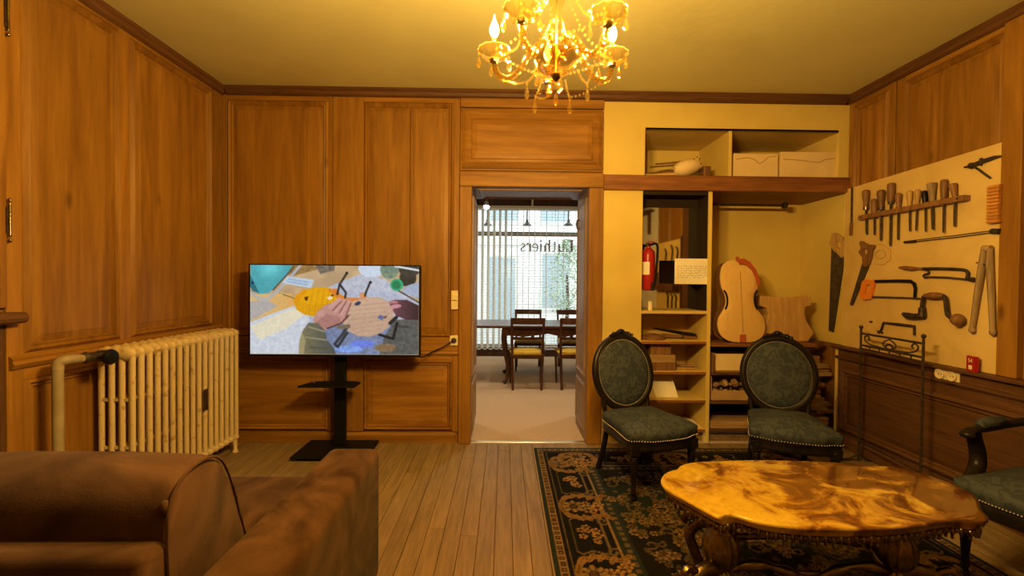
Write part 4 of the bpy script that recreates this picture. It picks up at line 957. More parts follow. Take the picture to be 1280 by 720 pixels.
# second board in the part of the room behind the camera, met by the mirror
t = thing('tool_board', 'yellowed tool board whose reflection shows in the niche mirror', 'board', (XR - .045, .66, .81), -PI / 2)
MB().box(0, 0, 0, 1.1, .02, 1.17).build('board', yellow_dull, t); MB().box(-.03, -.02, 0, 0, .02, 1.2).build('edge_post', dark_wood_v, t)
t2 = thing('wall_shelf', 'dark wall shelf box whose reflection crosses the niche mirror', 'shelf', (XR - .046, .62, 1.16), -PI / 2); MB().box(0, -.12, 0, 1.0, 0, .29).build('body', dark_wood, t2, bevel=.005); MB().box(-.01, -.14, .285, 1.01, 0, .305).build('top', dark_wood, t2)
for i, (X, z, hgt) in enumerate(((.12, 1.5, .36), (.34, 1.5, .40), (.62, 1.52, .34), (.15, .86, .24), (.32, .88, .22), (.5, .86, .26))):
    t2 = thing('long_rasp', ['right', 'middle', 'left', 'lower right', 'lower middle', 'lower left'][i] + ' dark bent tool on the board reflected in the niche mirror', 'tool', (XR - .062, .66 - X, z), -PI / 2, 'tools reflected in the mirror')
    MB().tube(spline([(0, 0, 0), (.01, 0, hgt * .5), (-.01, 0, hgt * .8), (.05, 0, hgt)]), [.014] * 19, 8).build('bar', iron, t2, smooth=True)
t = thing('shelf_bracket', 'wooden wall bracket whose reflection shows high in the niche mirror', 'bracket', (XR - .031, -.85, 2.2), -PI / 2)
MB().prism([(0, 0), (.0, .4), (.05, .4), (.05, 0)], -.05, 0).prism([(0, .36), (.0, .40), (.05, .40), (.05, .36)], -.3, -.05).build('bracket', dark_wood_v, t); MB().box(-.2, -.32, .40, .9, 0, .42).build('shelf', dark_wood, t)

# ------------------------------------------------------------------ helpers: painted flat print (rug, screen) as vertex colours on a fine grid
def inpoly(X, Y, poly):
    m = np.zeros(X.shape, bool); n = len(poly)
    for i in range(n):
        x0, y0 = poly[i]; x1, y1 = poly[(i + 1) % n]
        if y0 == y1: continue
        c = ((y0 > Y) != (y1 > Y)) & (X < (x1 - x0) * (Y - y0) / (y1 - y0) + x0); m ^= c
    return m
def segdist(X, Y, pts):
    d = np.full(X.shape, 1e9)
    for (a, b) in zip(pts[:-1], pts[1:]):
        ax, ay = a; bx, by = b; vx, vy = bx - ax, by - ay; l2 = vx * vx + vy * vy + 1e-12
        t = np.clip(((X - ax) * vx + (Y - ay) * vy) / l2, 0, 1); d = np.minimum(d, np.hypot(X - ax - t * vx, Y - ay - t * vy))
    return d
def vnoise(shape, cell, seed=0):
    r = np.random.default_rng(seed); h, w = shape; gh, gw = int(h / cell) + 3, int(w / cell) + 3; g = r.random((gh, gw))
    yy, xx = np.mgrid[0:h, 0:w]; yy = yy / cell; xx = xx / cell; y0 = yy.astype(int); x0 = xx.astype(int); fy = yy - y0; fx = xx - x0
    fy = fy * fy * (3 - 2 * fy); fx = fx * fx * (3 - 2 * fx)
    return (g[y0, x0] * (1 - fx) + g[y0, x0 + 1] * fx) * (1 - fy) + (g[y0 + 1, x0] * (1 - fx) + g[y0 + 1, x0 + 1] * fx) * fy
def grid_mesh(name, X, Y, Z, colr, m, parent=None):
    h, w = X.shape; me = bpy.data.meshes.new(name); n = h * w
    me.vertices.add(n); me.vertices.foreach_set('co', np.stack([X, Y, Z], -1).astype(np.float32).ravel())
    idx = np.arange(n).reshape(h, w); q = np.stack([idx[:-1, :-1], idx[:-1, 1:], idx[1:, 1:], idx[1:, :-1]], -1).reshape(-1, 4)
    me.loops.add(q.size); me.loops.foreach_set('vertex_index', q.astype(np.int32).ravel())
    me.polygons.add(len(q)); me.polygons.foreach_set('loop_start', np.arange(0, q.size, 4, dtype=np.int32)); me.polygons.foreach_set('loop_total', np.full(len(q), 4, np.int32))
    me.update(); me.validate()
    a = me.color_attributes.new('Col', 'FLOAT_COLOR', 'POINT'); rgba = np.ones((n, 4), np.float32); rgba[:, :3] = colr.reshape(-1, 3); a.data.foreach_set('color', rgba.ravel())
    me.materials.append(m); o = bpy.data.objects.new(name, me); COL.objects.link(o)
    if parent: o.parent = parent
    return o
def lin(c): c = np.asarray(c, float) / 255; return np.where(c <= .04045, c / 12.92, ((c + .055) / 1.055) ** 2.4)

# ------------------------------------------------------------------ rug
RX0, RX1, RY0, RY1 = .235, 2.25, .45, 3.44
RW_, RH_ = RX1 - RX0, RY1 - RY0
st = .0065; nx, ny = int(RW_ / st), int(RH_ / st)
gx, gy = np.meshgrid(np.linspace(0, RW_, nx), np.linspace(0, RH_, ny))
ed = np.minimum(np.minimum(gx, RW_ - gx), np.minimum(gy, RH_ - gy))
along = np.where(np.minimum(gx, RW_ - gx) < np.minimum(gy, RH_ - gy), gy, gx)
G_GREEN, G_DARK, G_GOLD, G_TAN, G_BROWN, G_ORANGE = [np.array(c) for c in ((.016, .022, .025), (.008, .0075, .008), (.20, .13, .066), (.105, .076, .046), (.06, .032, .02), (.25, .142, .056))]
C_ = np.tile(G_DARK, (ny, nx, 1))
fieldm = ed > .40; C_[fieldm] = G_DARK * 1.2
n1 = vnoise((ny, nx), 34, 3)
C_[fieldm & (n1 > .52)] = G_GREEN * .8
C_[ed < .022] = G_GREEN
C_[(ed > .022) & (ed < .062)] = G_GOLD * .9
bm_ = (ed > .029) & (ed < .055) & ((along % .042) < .030); C_[bm_] = G_BROWN * .6
bm_ = (ed > .036) & (ed < .048) & ((along % .042) > .010) & ((along % .042) < .021); C_[bm_] = G_TAN
C_[(ed > .33) & (ed < .405)] = G_GREEN
C_[(ed > .325) & (ed < .335)] = G_GOLD * .8
bm_ = (np.abs(ed - .375) < .014) & ((along % .05) < .03); C_[bm_] = G_TAN * .8
C_[(ed > .083) & (ed < .088)] = G_TAN * .8
def paint(mask, col, a=1.0): C_[mask] = C_[mask] * (1 - a) + np.asarray(col) * a
def sub(cx, cy, r):
    i0, i1 = max(0, int((cy - r) / st)), min(ny, int((cy + r) / st) + 2); j0, j1 = max(0, int((cx - r) / st)), min(nx, int((cx + r) / st) + 2)
    return slice(i0, i1), slice(j0, j1)
rr_ = random.Random(5)
def flower(cx, cy, r, col, pet=6, heart=None, rot=0):
    s0, s1 = sub(cx, cy, r * 1.3)
    X, Y = gx[s0, s1] - cx, gy[s0, s1] - cy
    if X.size == 0: return
    d = np.hypot(X, Y); a = np.arctan2(Y, X) + rot; edge = r * (.62 + .38 * np.abs(np.cos(a * pet / 2)))
    sh = (.65 + .5 * d / r) * (.8 + .3 * np.cos(a * pet))
    m = d < edge; c = C_[s0, s1]; c[m] = (np.asarray(col)[None, None, :] * sh[..., None])[m]
    m2 = d < r * .25; c[m2] = heart if heart is not None else G_BROWN
    m3 = np.abs(d - r * .33) < r * .06; c[m3] = G_DARK
def scroll(pts, w, col):
    P = spline([(p[0], p[1], 0) for p in pts], 5); P = [(p.x, p.y) for p in P]
    xs = [p[0] for p in P]; ys = [p[1] for p in P]; cx, cy = sum(xs) / len(xs), sum(ys) / len(ys); r = max(max(xs) - min(xs), max(ys) - min(ys)) / 2 + .06
    s0, s1 = sub(cx, cy, r)
    if gx[s0, s1].size == 0: return
    d = segdist(gx[s0, s1], gy[s0, s1], P); c = C_[s0, s1]; c[d < w] = col; c[(d < w * .3)] = np.asarray(col) * .55
def leaf(cx, cy, ang, L, w, col):
    s0, s1 = sub(cx, cy, L)
    X, Y = gx[s0, s1] - cx, gy[s0, s1] - cy
    if X.size == 0: return
    u = (X * math.cos(ang) + Y * math.sin(ang)) / L; v = (-X * math.sin(ang) + Y * math.cos(ang)) / w
    m = (np.abs(u) < .5) & (np.abs(v) < (.25 - u * u) * 2 * (.8 + .2 * np.cos(u * 40))); c = C_[s0, s1]; c[m] = col; c[m & (np.abs(v) < .05)] = np.asarray(col) * .4
def curl(cx, cy, r, ang, turn, col, w=.007):
    scroll([(cx + r * (1 - .75 * k / 7) * math.cos(ang + turn * k * .8), cy + r * (1 - .75 * k / 7) * math.sin(ang + turn * k * .8)) for k in range(8)], w, col)
# main border: cartouches
def border_run(getp, length):
    n = max(2, round(length / .62)); stp = length / n
    for i in range(n + 1):
        s = i * stp
        P = lambda a, d: getp(s + a, d)
        if i < n:
            # panel with posy between medallions
            for dd in (.125, .285): scroll([P(.19, dd), P(.3, dd), P(.43, dd)], .005, G_TAN)
            for e in (.17, .45): scroll([P(e, .125), P(e + (.02 if e > .3 else -.02), .15), P(e, .2), P(e + (.02 if e > .3 else -.02), .26), P(e, .285)], .005, G_TAN)
            for k in range(9): 
                q = P(.31 + rr_.uniform(-.075, .075), .205 + rr_.uniform(-.045, .045)); flower(*q, rr_.uniform(.018, .03), G_ORANGE if k % 3 else G_GOLD, 5)
        # medallion: two leafy wings and a rosette
        q = P(0, .17); flower(*q, .065, G_GOLD * .85, 8)
        for k in range(9):
            q = P(rr_.uniform(-.07, .07), .29 + rr_.uniform(-.05, .05)); flower(*q, rr_.uniform(.022, .04), G_GOLD if k % 2 else G_ORANGE, 6)
        for sg in (-1, 1):
            scroll([P(sg * .01, .10), P(sg * .09, .13), P(sg * .13, .22), P(sg * .10, .31), P(sg * .13, .36)], .016, G_ORANGE * .62)
            for k in range(5):
                q = P(sg * (.10 + .025 * math.sin(k)), .13 + k * .05); a0 = P(0, 0); a1 = P(sg * .1, .06); leaf(*q, math.atan2(a1[1] - a0[1], a1[0] - a0[0]), .085, .04, G_ORANGE * .75)
            q = P(sg * .16, .30); curl(*q, .035, sg, sg, G_TAN)
border_run(lambda s, d: (d, s + .30), RH_ - .6); border_run(lambda s, d: (RW_ - d, s + .30), RH_ - .6)
border_run(lambda s, d: (s + .30, d), RW_ - .6); border_run(lambda s, d: (s + .30, RH_ - d), RW_ - .6)
# field: scattered posies, leaves and curls
for k in range(760):
    x, y = rr_.uniform(.44, RW_ - .44), rr_.uniform(.44, RH_ - .44); kind = rr_.random()
    if kind < .45: flower(x, y, rr_.uniform(.013, .026), G_TAN * rr_.uniform(.7, 1.25), rr_.choice((5, 6)))
    elif kind < .72: leaf(x, y, rr_.uniform(0, 6.3), rr_.uniform(.04, .08), .03, G_TAN * rr_.uniform(.55, .9))
    elif kind < .84: curl(x, y, rr_.uniform(.025, .05), rr_.uniform(0, 6), rr_.choice((-1, 1)), G_TAN * .9, .006)
    else:
        for j in range(7): flower(x + rr_.uniform(-.06, .06), y + rr_.uniform(-.06, .06), rr_.uniform(.02, .036), (G_GOLD if j % 2 else G_TAN) * .85, 6)
C_ *= (.8 + .4 * vnoise((ny, nx), 2.2, 9))[..., None]
rug = thing('rug', 'dark floral rug with gold border under the table and chairs', 'rug', (RX0, RY0, 0.0015))
grid_mesh('pile', gx, gy, np.full(gx.shape, .009), C_, vcol_mat('rug pile', .98, bump=.35), rug)
MB().box(0, 0, 0, RW_, RH_, .0085).build('backing', mat('rug backing', (.05, .06, .045), rough=.95), rug)

# ------------------------------------------------------------------ television on its stand
TVY = 3.34
a = onY(311.5, 330, TVY); b = onY(525, 447, TVY)
TX0, TX1, TZ1, TZ0 = a.x, b.x, a.z + .002, b.z + .004
def paint_tv():
    w, h = 384, 216
    X, Y = np.meshgrid(np.linspace(62, 1158, w), np.linspace(50, 658, h))
    I = np.zeros((h, w, 3)); nz = vnoise((h, w), 5, 1); nz2 = vnoise((h, w), 22, 2); nz3 = vnoise((h, w), 2, 4)
    def col(c): return np.array(c, float)
    base = col((196, 165, 125)) * (0.92 + .16 * nz2)[..., None]; I[:] = base
    def P(poly, c, k=.12, c2=None):
        m = inpoly(X, Y, poly); v = col(c)[None, None, :] * (1 - k * .25 + k * .5 * nz)[..., None]
        if c2 is not None: t = np.clip((X - min(p[0] for p in poly)) / (max(p[0] for p in poly) - min(p[0] for p in poly)), 0, 1)[..., None]; v = v * (1 - t) + col(c2) * t
        I[m] = v[m]; return m
    def E(cx, cy, rx, ry, c, k=.1, rot=0):
        dx, dy = X - cx, Y - cy; u = dx * math.cos(rot) + dy * math.sin(rot); v_ = -dx * math.sin(rot) + dy * math.cos(rot); m = (u / rx) ** 2 + (v_ / ry) ** 2 < 1
        v = col(c)[None, None, :] * (1 - k * .25 + k * .5 * nz)[..., None]; I[m] = v[m]; return m
    def Ln(pts, wd, c): m = segdist(X, Y, pts) < wd; I[m] = col(c); return m
    # paper sheet under the work
    P([(62, 440), (340, 325), (560, 200), (770, 108), (920, 130), (1158, 300), (1158, 658), (62, 658)], (180, 186, 205), .2)
    P([(62, 440), (340, 325), (440, 380), (450, 450), (380, 560), (370, 658), (62, 658)], (205, 210, 220), .18)
    P([(62, 470), (340, 345), (420, 380), (300, 480), (120, 560)], (228, 218, 190), .1)
    P([(62, 250), (330, 240), (350, 325), (62, 435)], (215, 185, 130), .14, (222, 170, 95))
    P([(62, 300), (170, 290), (240, 330), (62, 430)], (180, 172, 168), .1)
    P([(545, 470), (690, 400), (1158, 430), (1158, 658), (545, 658)], (120, 132, 165), .5)
    P([(1000, 420), (1158, 400), (1158, 658), (900, 658), (930, 540)], (92, 92, 88), .5); E(790, 585, 80, 25, (110, 130, 225), .3); E(700, 620, 90, 24, (130, 160, 230), .4); E(940, 610, 70, 28, (135, 110, 80), .5)
    P([(700, 240), (790, 220), (960, 230), (1158, 300), (1158, 290), (930, 135), (770, 108), (660, 165)], (188, 190, 205), .25)
    # background clutter
    P([(300, 50), (470, 50), (500, 75), (320, 130)], (150, 118, 70), .4); P([(480, 50), (610, 50), (605, 85), (515, 108)], (120, 110, 98), .8)
    E(850, 70, 88, 58, (205, 215, 232), .1); E(965, 70, 60, 68, (120, 140, 120), .5); E(1085, 130, 55, 62, (62, 58, 48), .5); E(1095, 75, 70, 45, (70, 66, 58), .5); Ln([(1000, 50), (1158, 78)], 7, (220, 225, 230))
    P([(1060, 190), (1158, 155), (1158, 270), (1050, 230)], (165, 175, 198), .2); Ln([(1020, 215), (1158, 298)], 5, (90, 70, 50))
    E(1012, 178, 42, 42, (64, 170, 120), .1); E(1010, 178, 29, 30, (44, 128, 84), .1)
    # lamp shade
    m = P([(62, 50), (335, 50), (290, 130), (185, 240), (120, 250), (66, 205)], (78, 165, 175), .12)
    sh = np.exp(-((X - 190) / 70) ** 2 - ((Y - 70) / 60) ** 2); I[m] = (I + sh[..., None] * col((35, 45, 42)))[m]
    P([(62, 120), (120, 240), (80, 230), (62, 200)], (45, 110, 120), .1); Ln([(385, 52), (330, 120), (240, 225), (170, 285), (110, 275), (66, 240)], 9, (178, 178, 180)); Ln([(345, 60), (300, 115), (210, 220)], 5, (92, 80, 62)); E(78, 172, 8, 9, (20, 50, 90))
    P([(300, 125), (475, 148), (455, 205), (265, 172)], (190, 205, 222), .1); Ln([(310, 145), (440, 165)], 3, (130, 160, 200)); Ln([(300, 160), (430, 182)], 3, (130, 160, 200))
    # yellow violin-like plate
    P([(342, 300), (352, 255), (400, 225), (450, 206), (520, 198), (590, 205), (640, 235), (668, 285), (640, 340), (560, 385), (480, 400), (410, 385), (360, 350)], (222, 158, 20), .12)
    m = inpoly(X, Y, [(400, 225), (520, 198), (640, 235), (640, 300), (470, 320), (380, 300)]); I[m] = I[m] * .7 + col((252, 190, 20)) * .3
    for k in range(5): Ln([(470 + 36 * k, 212), (440 + 36 * k, 385)], 1.6, (190, 125, 12))
    Ln([(352, 292), (412, 225)], 13, (226, 150, 22)); Ln([(262, 232), (330, 270), (350, 262)], 4, (205, 180, 120)); Ln([(275, 250), (345, 275)], 3, (120, 90, 40))
    P([(412, 268), (440, 262), (428, 292), (418, 290)], (60, 40, 10), .1); P([(556, 268), (585, 256), (598, 272), (572, 286)], (235, 225, 190), .1); Ln([(590, 255), (600, 250)], 5, (50, 35, 10))
    P([(560, 215), (620, 205), (640, 245), (700, 270), (790, 268), (770, 240), (800, 232), (820, 262), (760, 300), (700, 300), (640, 285)], (222, 130, 52), .15)
    # pale plate
    P([(700, 300), (780, 275), (880, 260), (950, 285), (985, 330), (1002, 352), (985, 420), (960, 470), (900, 515), (830, 535), (760, 530), (700, 500), (660, 440), (672, 380)], (196, 162, 138), .14)
    m = inpoly(X, Y, [(700, 300), (880, 260), (960, 300), (900, 380), (720, 400)]); I[m] = I[m] * .6 + col((214, 178, 150)) * .4
    for k in range(7): Ln([(680 + 10 * k, 330 + 30 * k), (960 - 6 * k, 300 + 30 * k)], 1.4, (170, 138, 112))
    P([(735, 310), (765, 290), (780, 300), (770, 318), (745, 322)], (55, 60, 85), .2); P([(885, 405), (905, 384), (930, 395), (918, 422)], (98, 105, 150), .1); Ln([(932, 405), (945, 395)], 4, (50, 40, 40))
    P([(765, 240), (805, 235), (820, 262), (775, 268)], (214, 150, 96), .1)
    # clamps
    for (a_, b_, c_) in (((688, 100), (640, 180), (625, 245)), ((640, 175), (682, 235), (676, 268)), ((840, 160), (812, 230), (806, 255))): Ln([a_, b_, c_], 6.5, (45, 44, 42))
    E(687, 101, 10, 9, (30, 30, 30)); E(841, 162, 10, 9, (30, 30, 30)); E(628, 235, 8, 16, (50, 45, 40))
    Ln([(695, 460), (660, 520), (610, 585)], 10, (60, 62, 66)); Ln([(690, 510), (630, 605), (615, 590)], 9, (50, 54, 60)); Ln([(640, 470), (700, 465)], 13, (120, 105, 85))
    Ln([(900, 520), (990, 548), (1015, 440)], 9, (35, 34, 36)); Ln([(970, 440), (1010, 400)], 12, (45, 42, 44)); Ln([(1020, 460), (1090, 468)], 5, (60, 60, 60))
    # hands
    P([(960, 292), (1000, 280), (1080, 280), (1158, 320), (1158, 415), (1080, 418), (1010, 390), (985, 350), (1000, 335), (972, 325)], (120, 78, 88), .2, (62, 42, 46)); E(1005, 325, 38, 14, (206, 140, 146), .1, -.15); E(990, 297, 32, 10, (186, 124, 128), .1, -.05)
    hand = P([(470, 420), (490, 370), (545, 320), (600, 300), (640, 275), (665, 280), (700, 280), (715, 300), (700, 350), (690, 400), (650, 440), (590, 470), (545, 490), (480, 450)], (190, 140, 130), .14)
    for (a_, b_) in (((640, 282), (575, 335)), ((668, 290), (610, 360)), ((700, 292), (650, 380))): Ln([a_, b_], 13, (206, 156, 146)); 
    for (a_, b_) in (((655, 292), (595, 360)), ((685, 292), (640, 375)), ((715, 305), (680, 400))): Ln([a_, b_], 3.5, (128, 82, 74))
    P([(480, 440), (560, 380), (640, 400), (650, 440), (560, 485)], (172, 122, 114), .14); Ln([(560, 480), (650, 445), (700, 390)], 5, (90, 55, 50)); E(520, 380, 30, 22, (200, 152, 140), .1, -.6)
    # sleeve
    P([(378, 658), (380, 560), (405, 490), (440, 440), (500, 445), (545, 490), (560, 560), (600, 610), (620, 658)], (128, 118, 88), .25, (74, 82, 80))
    Ln([(440, 470), (540, 500)], 6, (150, 140, 108)); Ln([(420, 540), (560, 560)], 5, (150, 142, 112)); Ln([(450, 610), (590, 620)], 8, (88, 88, 72)); P([(378, 658), (380, 560), (400, 510), (420, 560), (410, 658)], (160, 148, 105), .15)
    # soften
    for _ in range(2):
        J = I.copy(); J[1:-1, 1:-1] = (I[1:-1, 1:-1] * 2 + I[:-2, 1:-1] + I[2:, 1:-1] + I[1:-1, :-2] + I[1:-1, 2:]) / 6; I = J
    return lin(np.clip(I * (.96 + .08 * nz3)[..., None], 0, 255))
TI = paint_tv()
tv = thing('television', 'flat black television showing hands working on a wooden plate', 'television', ((TX0 + TX1) / 2, TVY, TZ0), 0)
hw = (TX1 - TX0) / 2; hh = TZ1 - TZ0
MB().box(-hw, -.0, 0, hw, .045, hh).build('case', black, tv, bevel=.006)
MB().box(-hw * .6, .045, .1, hw * .6, .0595, hh * .75).build('rear_cover', black, tv, bevel=.01)
MB().box(-hw, -.008, 0, -hw + .009, 0, hh).box(hw - .009, -.008, 0, hw, 0, hh).box(-hw + .009, -.008, hh - .008, hw - .009, 0, hh).box(-hw + .009, -.008, 0, hw - .009, 0, .016).build('bezel', black, tv)
h_, w_ = TI.shape[:2]; sx, sz = np.meshgrid(np.linspace(-hw + .009, hw - .009, w_), np.linspace(hh - .008, .016, h_))
grid_mesh('screen', sx, np.full(sx.shape, -.003), sz, TI, vcol_mat('screen picture', emission=1.08), tv)
ts = thing('television_stand', 'black floor stand with small shelf carrying the television', 'stand', (-1.25, 3.40, 0))
MB().slab([(-.27, -.22), (.27, -.22), (.27, .14), (-.27, .14)], .018, .034).build('base_plate', black, ts, bevel=.008)
for (x, y) in ((-.24, -.19), (.24, -.19), (-.24, .11), (.24, .11)): MB().lathe([(.014, 0), (.018, .006), (.018, .018)], 10, Tm(x, y, 0)).build('glide', steel, ts)
MB().box(-.045, .015, .034, .045, .05, 1.15).build('column', black, ts, bevel=.006)
MB().slab([(-.24, -.16), (.17, -.16), (.17, -.02), (.12, .014), (-.1, .014), (-.19, -.0)], .515, .528).build('shelf', black, ts, bevel=.003)
MB().box(-.02, -.02, .50, .02, .02, .516).build('shelf_bracket', black, ts); MB().box(-.3, .0, .95, .3, .015, 1.15).build('mount_plate', black, ts)
t = thing('media_player', 'tiny silver remote receiver on the television stand shelf', 'receiver', (-1.40, 3.30, .5285)); MB().box(-.02, -.015, 0, .02, .015, .02).build('case', chrome, t, bevel=.003); MB().box(-.014, -.0165, .006, .014, -.0148, .014).build('window', black, t)

# ------------------------------------------------------------------ radiator
RYA, RYB, NS = 2.41, 3.40, 17
rad = thing('radiator', 'cream cast iron column radiator under the left panelling', 'radiator', (-2.085, (RYA + RYB) / 2, 0))
pit = (RYB - RYA) / NS; cols = [-.0825, -.0275, .0275, .0825]
def section():
    mb = MB()
    for c in cols:
        mb.tube([(c, 0, .10), (c, 0, .15), (c, 0, .5), (c, 0, .86), (c, 0, .90)], [.012, .0140, .0130, .0140, .012], 10, flat=1.15)
    for z, hz in ((.115, .035), (.89, .038)):
        R = []
        for i in range(17):
            f = i / 16 * 2 - 1; x = f * .102; s = (1 - abs(f) ** 5) ** .5 if abs(f) < 1 else .05; s = max(s, .15)
            wob = 1 + .10 * math.cos(f * PI * 4)
            R.append([(x, .024 * s * math.cos(a_), z + hz * s * wob * math.sin(a_)) for a_ in [2 * PI * k / 12 for k in range(12)]])
        mb.rings(R)
    for z in (.38, .64): mb.box(-.09, -.006, z - .008, .09, .006, z + .008)
    return mb
s0 = section().build('section', cream_paint, rad, smooth=True, ang=60)
s0.location = (0, -(RYB - RYA) / 2 + pit / 2, 0)
for i in range(1, NS): dup(s0, rad, (0, -(RYB - RYA) / 2 + pit * (i + .5), 0))
for yy in (-(RYB - RYA) / 2 + pit / 2, (RYB - RYA) / 2 - pit / 2):
    for x in (-.075, .075): MB().tube([(x, yy, 0), (x, yy, .03), (x * .95, yy, .11)], [.022, .013, .018], 10).build('foot', cream_paint, rad, smooth=True)
for z in (.115, .89): MB().tube([(0, -(RYB - RYA) / 2 - .012, z), (0, (RYB - RYA) / 2 - .01, z)], .021, 12).build('nipple', cream_paint, rad, smooth=True)
MB().box(.098, .08, .42, .101, .12, .56).build('maker_plate', iron, rad)
pp = thing('radiator_pipe', 'cream heating pipe rising beside the radiator with a dark valve', 'pipe', (-2.085, 2.14, 0))
MB().tube([(-.02, 0, 0), (-.02, 0, .86)], .022, 14).build('riser', pipe_paint, pp, smooth=True)
MB().tube(spline([(-.02, 0, .86), (-.018, .005, .895), (0, .03, .905), (0, .08, .90)]), .0235, 12).build('elbow', pipe_paint, pp, smooth=True)
MB().tube([(0, .03, .905), (0, .10, .898)], .020, 12).build('branch', pipe_paint, pp, smooth=True)
MB().tube([(0, .10, .898), (0, .12, .898), (0, .12, .898), (0, .20, .893), (0, .20, .893), (0, .256, .89)], [.022, .03, .024, .024, .03, .028], 12).build('valve_body', iron, pp, smooth=True)
MB().tube([(.02, .165, .895), (.07, .165, .895)], .012, 10).build('valve_stem', iron, pp, smooth=True)
MB().lathe([(.02, .0), (.036, .006), (.038, .018), (.03, .032), (.012, .036)], 18, Tm(.068, .165, .895, 0, PI / 2, 0), ribs=12, amp=.08).build('hand_wheel', black, pp, smooth=True)
MB().lathe([(.045, .0), (.045, .008), (.026, .012)], 16, Tm(-.02, 0, 0)).build('floor_rose', pipe_paint, pp)

# ------------------------------------------------------------------ sofa (seen over its back)
so = thing('sofa', 'brown suede two-seat sofa seen over its back, facing the television', 'sofa', (-1.32, 1.40, 0))
ox, oy = -1.32, 1.40
def sbox(name, x0, x1, y0, y1, z0, z1, bev, sg=4):
    return MB().box(x0 - ox, y0 - oy, z0, x1 - ox, y1 - oy, z1).build(name, suede, so, smooth=True, bevel=bev, seg=sg)
AX0, AX1 = -.725, -.515
sbox('back_frame', -2.05, AX0 - .002, .905, .985, .06, .735, .022)
sbox('armrest', AX0, AX1, .905, 1.88, .06, .60, .035, 5)
sbox('armrest', -2.12, -2.05, .905, 1.88, .06, .60, .03)
sbox('seat_base', -2.05, AX0 - .001, .985, 1.86, .06, .30, .02)
sbox('seat_cushion', -1.385, AX0 - .004, 1.19, 1.95, .30, .455, .045, 5)
sbox('seat_cushion', -2.048, -1.39, 1.19, 1.95, .30, .455, .045, 5)
prof = spline([(.986, .455), (.975, .60), (.966, .74), (.975, .815), (1.02, .858), (1.09, .868), (1.15, .845), (1.195, .77), (1.235, .66), (1.27, .56), (1.28, .47), (1.27, .455), (1.15, .452)], 5, closed=True)
def cushion(x0, x1):
    R = []
    for (x, s) in ((x0, .86), (x0 + .012, .96), (x0 + .03, 1.0), (lerp(x0, x1, .3), 1.015), (lerp(x0, x1, .7), 1.015), (x1 - .03, 1.0), (x1 - .012, .985), (x1, .95)):
        R.append([(x - ox, 1.10 + (p.x - 1.10) * s - oy, .455 + (p.y - .455) * s) for p in prof])
    o = MB().rings(R).build('back_cushion', suede, so, smooth=True, ang=70)
    o.parent = so; return o
c_ = cushion(-1.385, AX0 + .0); MB().tube([(AX0 + .002 - ox, 1.10 + (p.x - 1.10) * .985 - oy, .455 + (p.y - .455) * .985) for p in prof], .0035, 6, closed=True).build('piping', suede, c_, smooth=True)
cushion(-2.045, -1.39)
MB().ell((AX0 - ox - .008, .976 - oy, .80), (.011, .010, .018), 10, 8).build('corner_tuck', suede, c_, smooth=True)
for (x, y) in ((-2.05, .95), (-.6, .95), (-2.05, 1.8), (-.6, 1.8)): MB().tube([(x - ox, y - oy, 0), (x - ox, y - oy, .06)], [.02, .026], 10).build('foot', ebony, so)

# ------------------------------------------------------------------ marble coffee table
def marble():
    m = bpy.data.materials.new('amber onyx'); m.use_nodes = True; nt = m.node_tree; N = nt.nodes; L = nt.links; b = N['Principled BSDF']
    b.inputs['Roughness'].default_value = .10; b.inputs['Specular IOR Level'].default_value = .5; b.inputs['Coat Weight'].default_value = .3; b.inputs['Coat Roughness'].default_value = .02
    tc = N.new('ShaderNodeTexCoord'); n1 = N.new('ShaderNodeTexNoise'); n1.inputs['Scale'].default_value = 5.2; n1.inputs['Detail'].default_value = 9; n1.inputs['Distortion'].default_value = 1.1; n1.inputs['Roughness'].default_value = .6
    L.new(tc.outputs['Object'], n1.inputs['Vector'])
    sx_ = N.new('ShaderNodeSeparateXYZ'); L.new(tc.outputs['Object'], sx_.inputs[0])
    ad = N.new('ShaderNodeMath'); ad.operation = 'MULTIPLY_ADD'; ad.inputs[1].default_value = -.22; L.new(sx_.outputs[0], ad.inputs[0]); L.new(n1.outputs['Fac'], ad.inputs[2])
    rp = N.new('ShaderNodeValToRGB'); e = rp.color_ramp.elements
    e[0].position = .34; e[0].color = (.085, .030, .006, 1); e[1].position = .66; e[1].color = (.56, .40, .06, 1)
    for p_, c in ((.43, (.15, .062, .012, 1)), (.475, (.24, .115, .02, 1)), (.50, (.36, .20, .032, 1)), (.56, (.48, .32, .05, 1))): q = e.new(p_); q.color = c
    L.new(ad.outputs[0], rp.inputs[0])
    n2 = N.new('ShaderNodeTexNoise'); n2.inputs['Scale'].default_value = 26; n2.inputs['Detail'].default_value = 6; n2.inputs['Distortion'].default_value = 1.2; L.new(tc.outputs['Object'], n2.inputs['Vector'])
    r2 = N.new('ShaderNodeValToRGB'); r2.color_ramp.elements[0].position = .36; r2.color_ramp.elements[0].color = (.5, .42, .36, 1); r2.color_ramp.elements[1].position = .58; r2.color_ramp.elements[1].color = (1, 1, 1, 1); L.new(n2.outputs['Fac'], r2.inputs[0])
    mx = N.new('ShaderNodeMix'); mx.data_type = 'RGBA'; mx.blend_type = 'MULTIPLY'; mx.inputs['Factor'].default_value = .35; L.new(rp.outputs[0], mx.inputs['A']); L.new(r2.outputs[0], mx.inputs['B']); L.new(mx.outputs['Result'], b.inputs['Base Color'])
    return m
TZ = .50
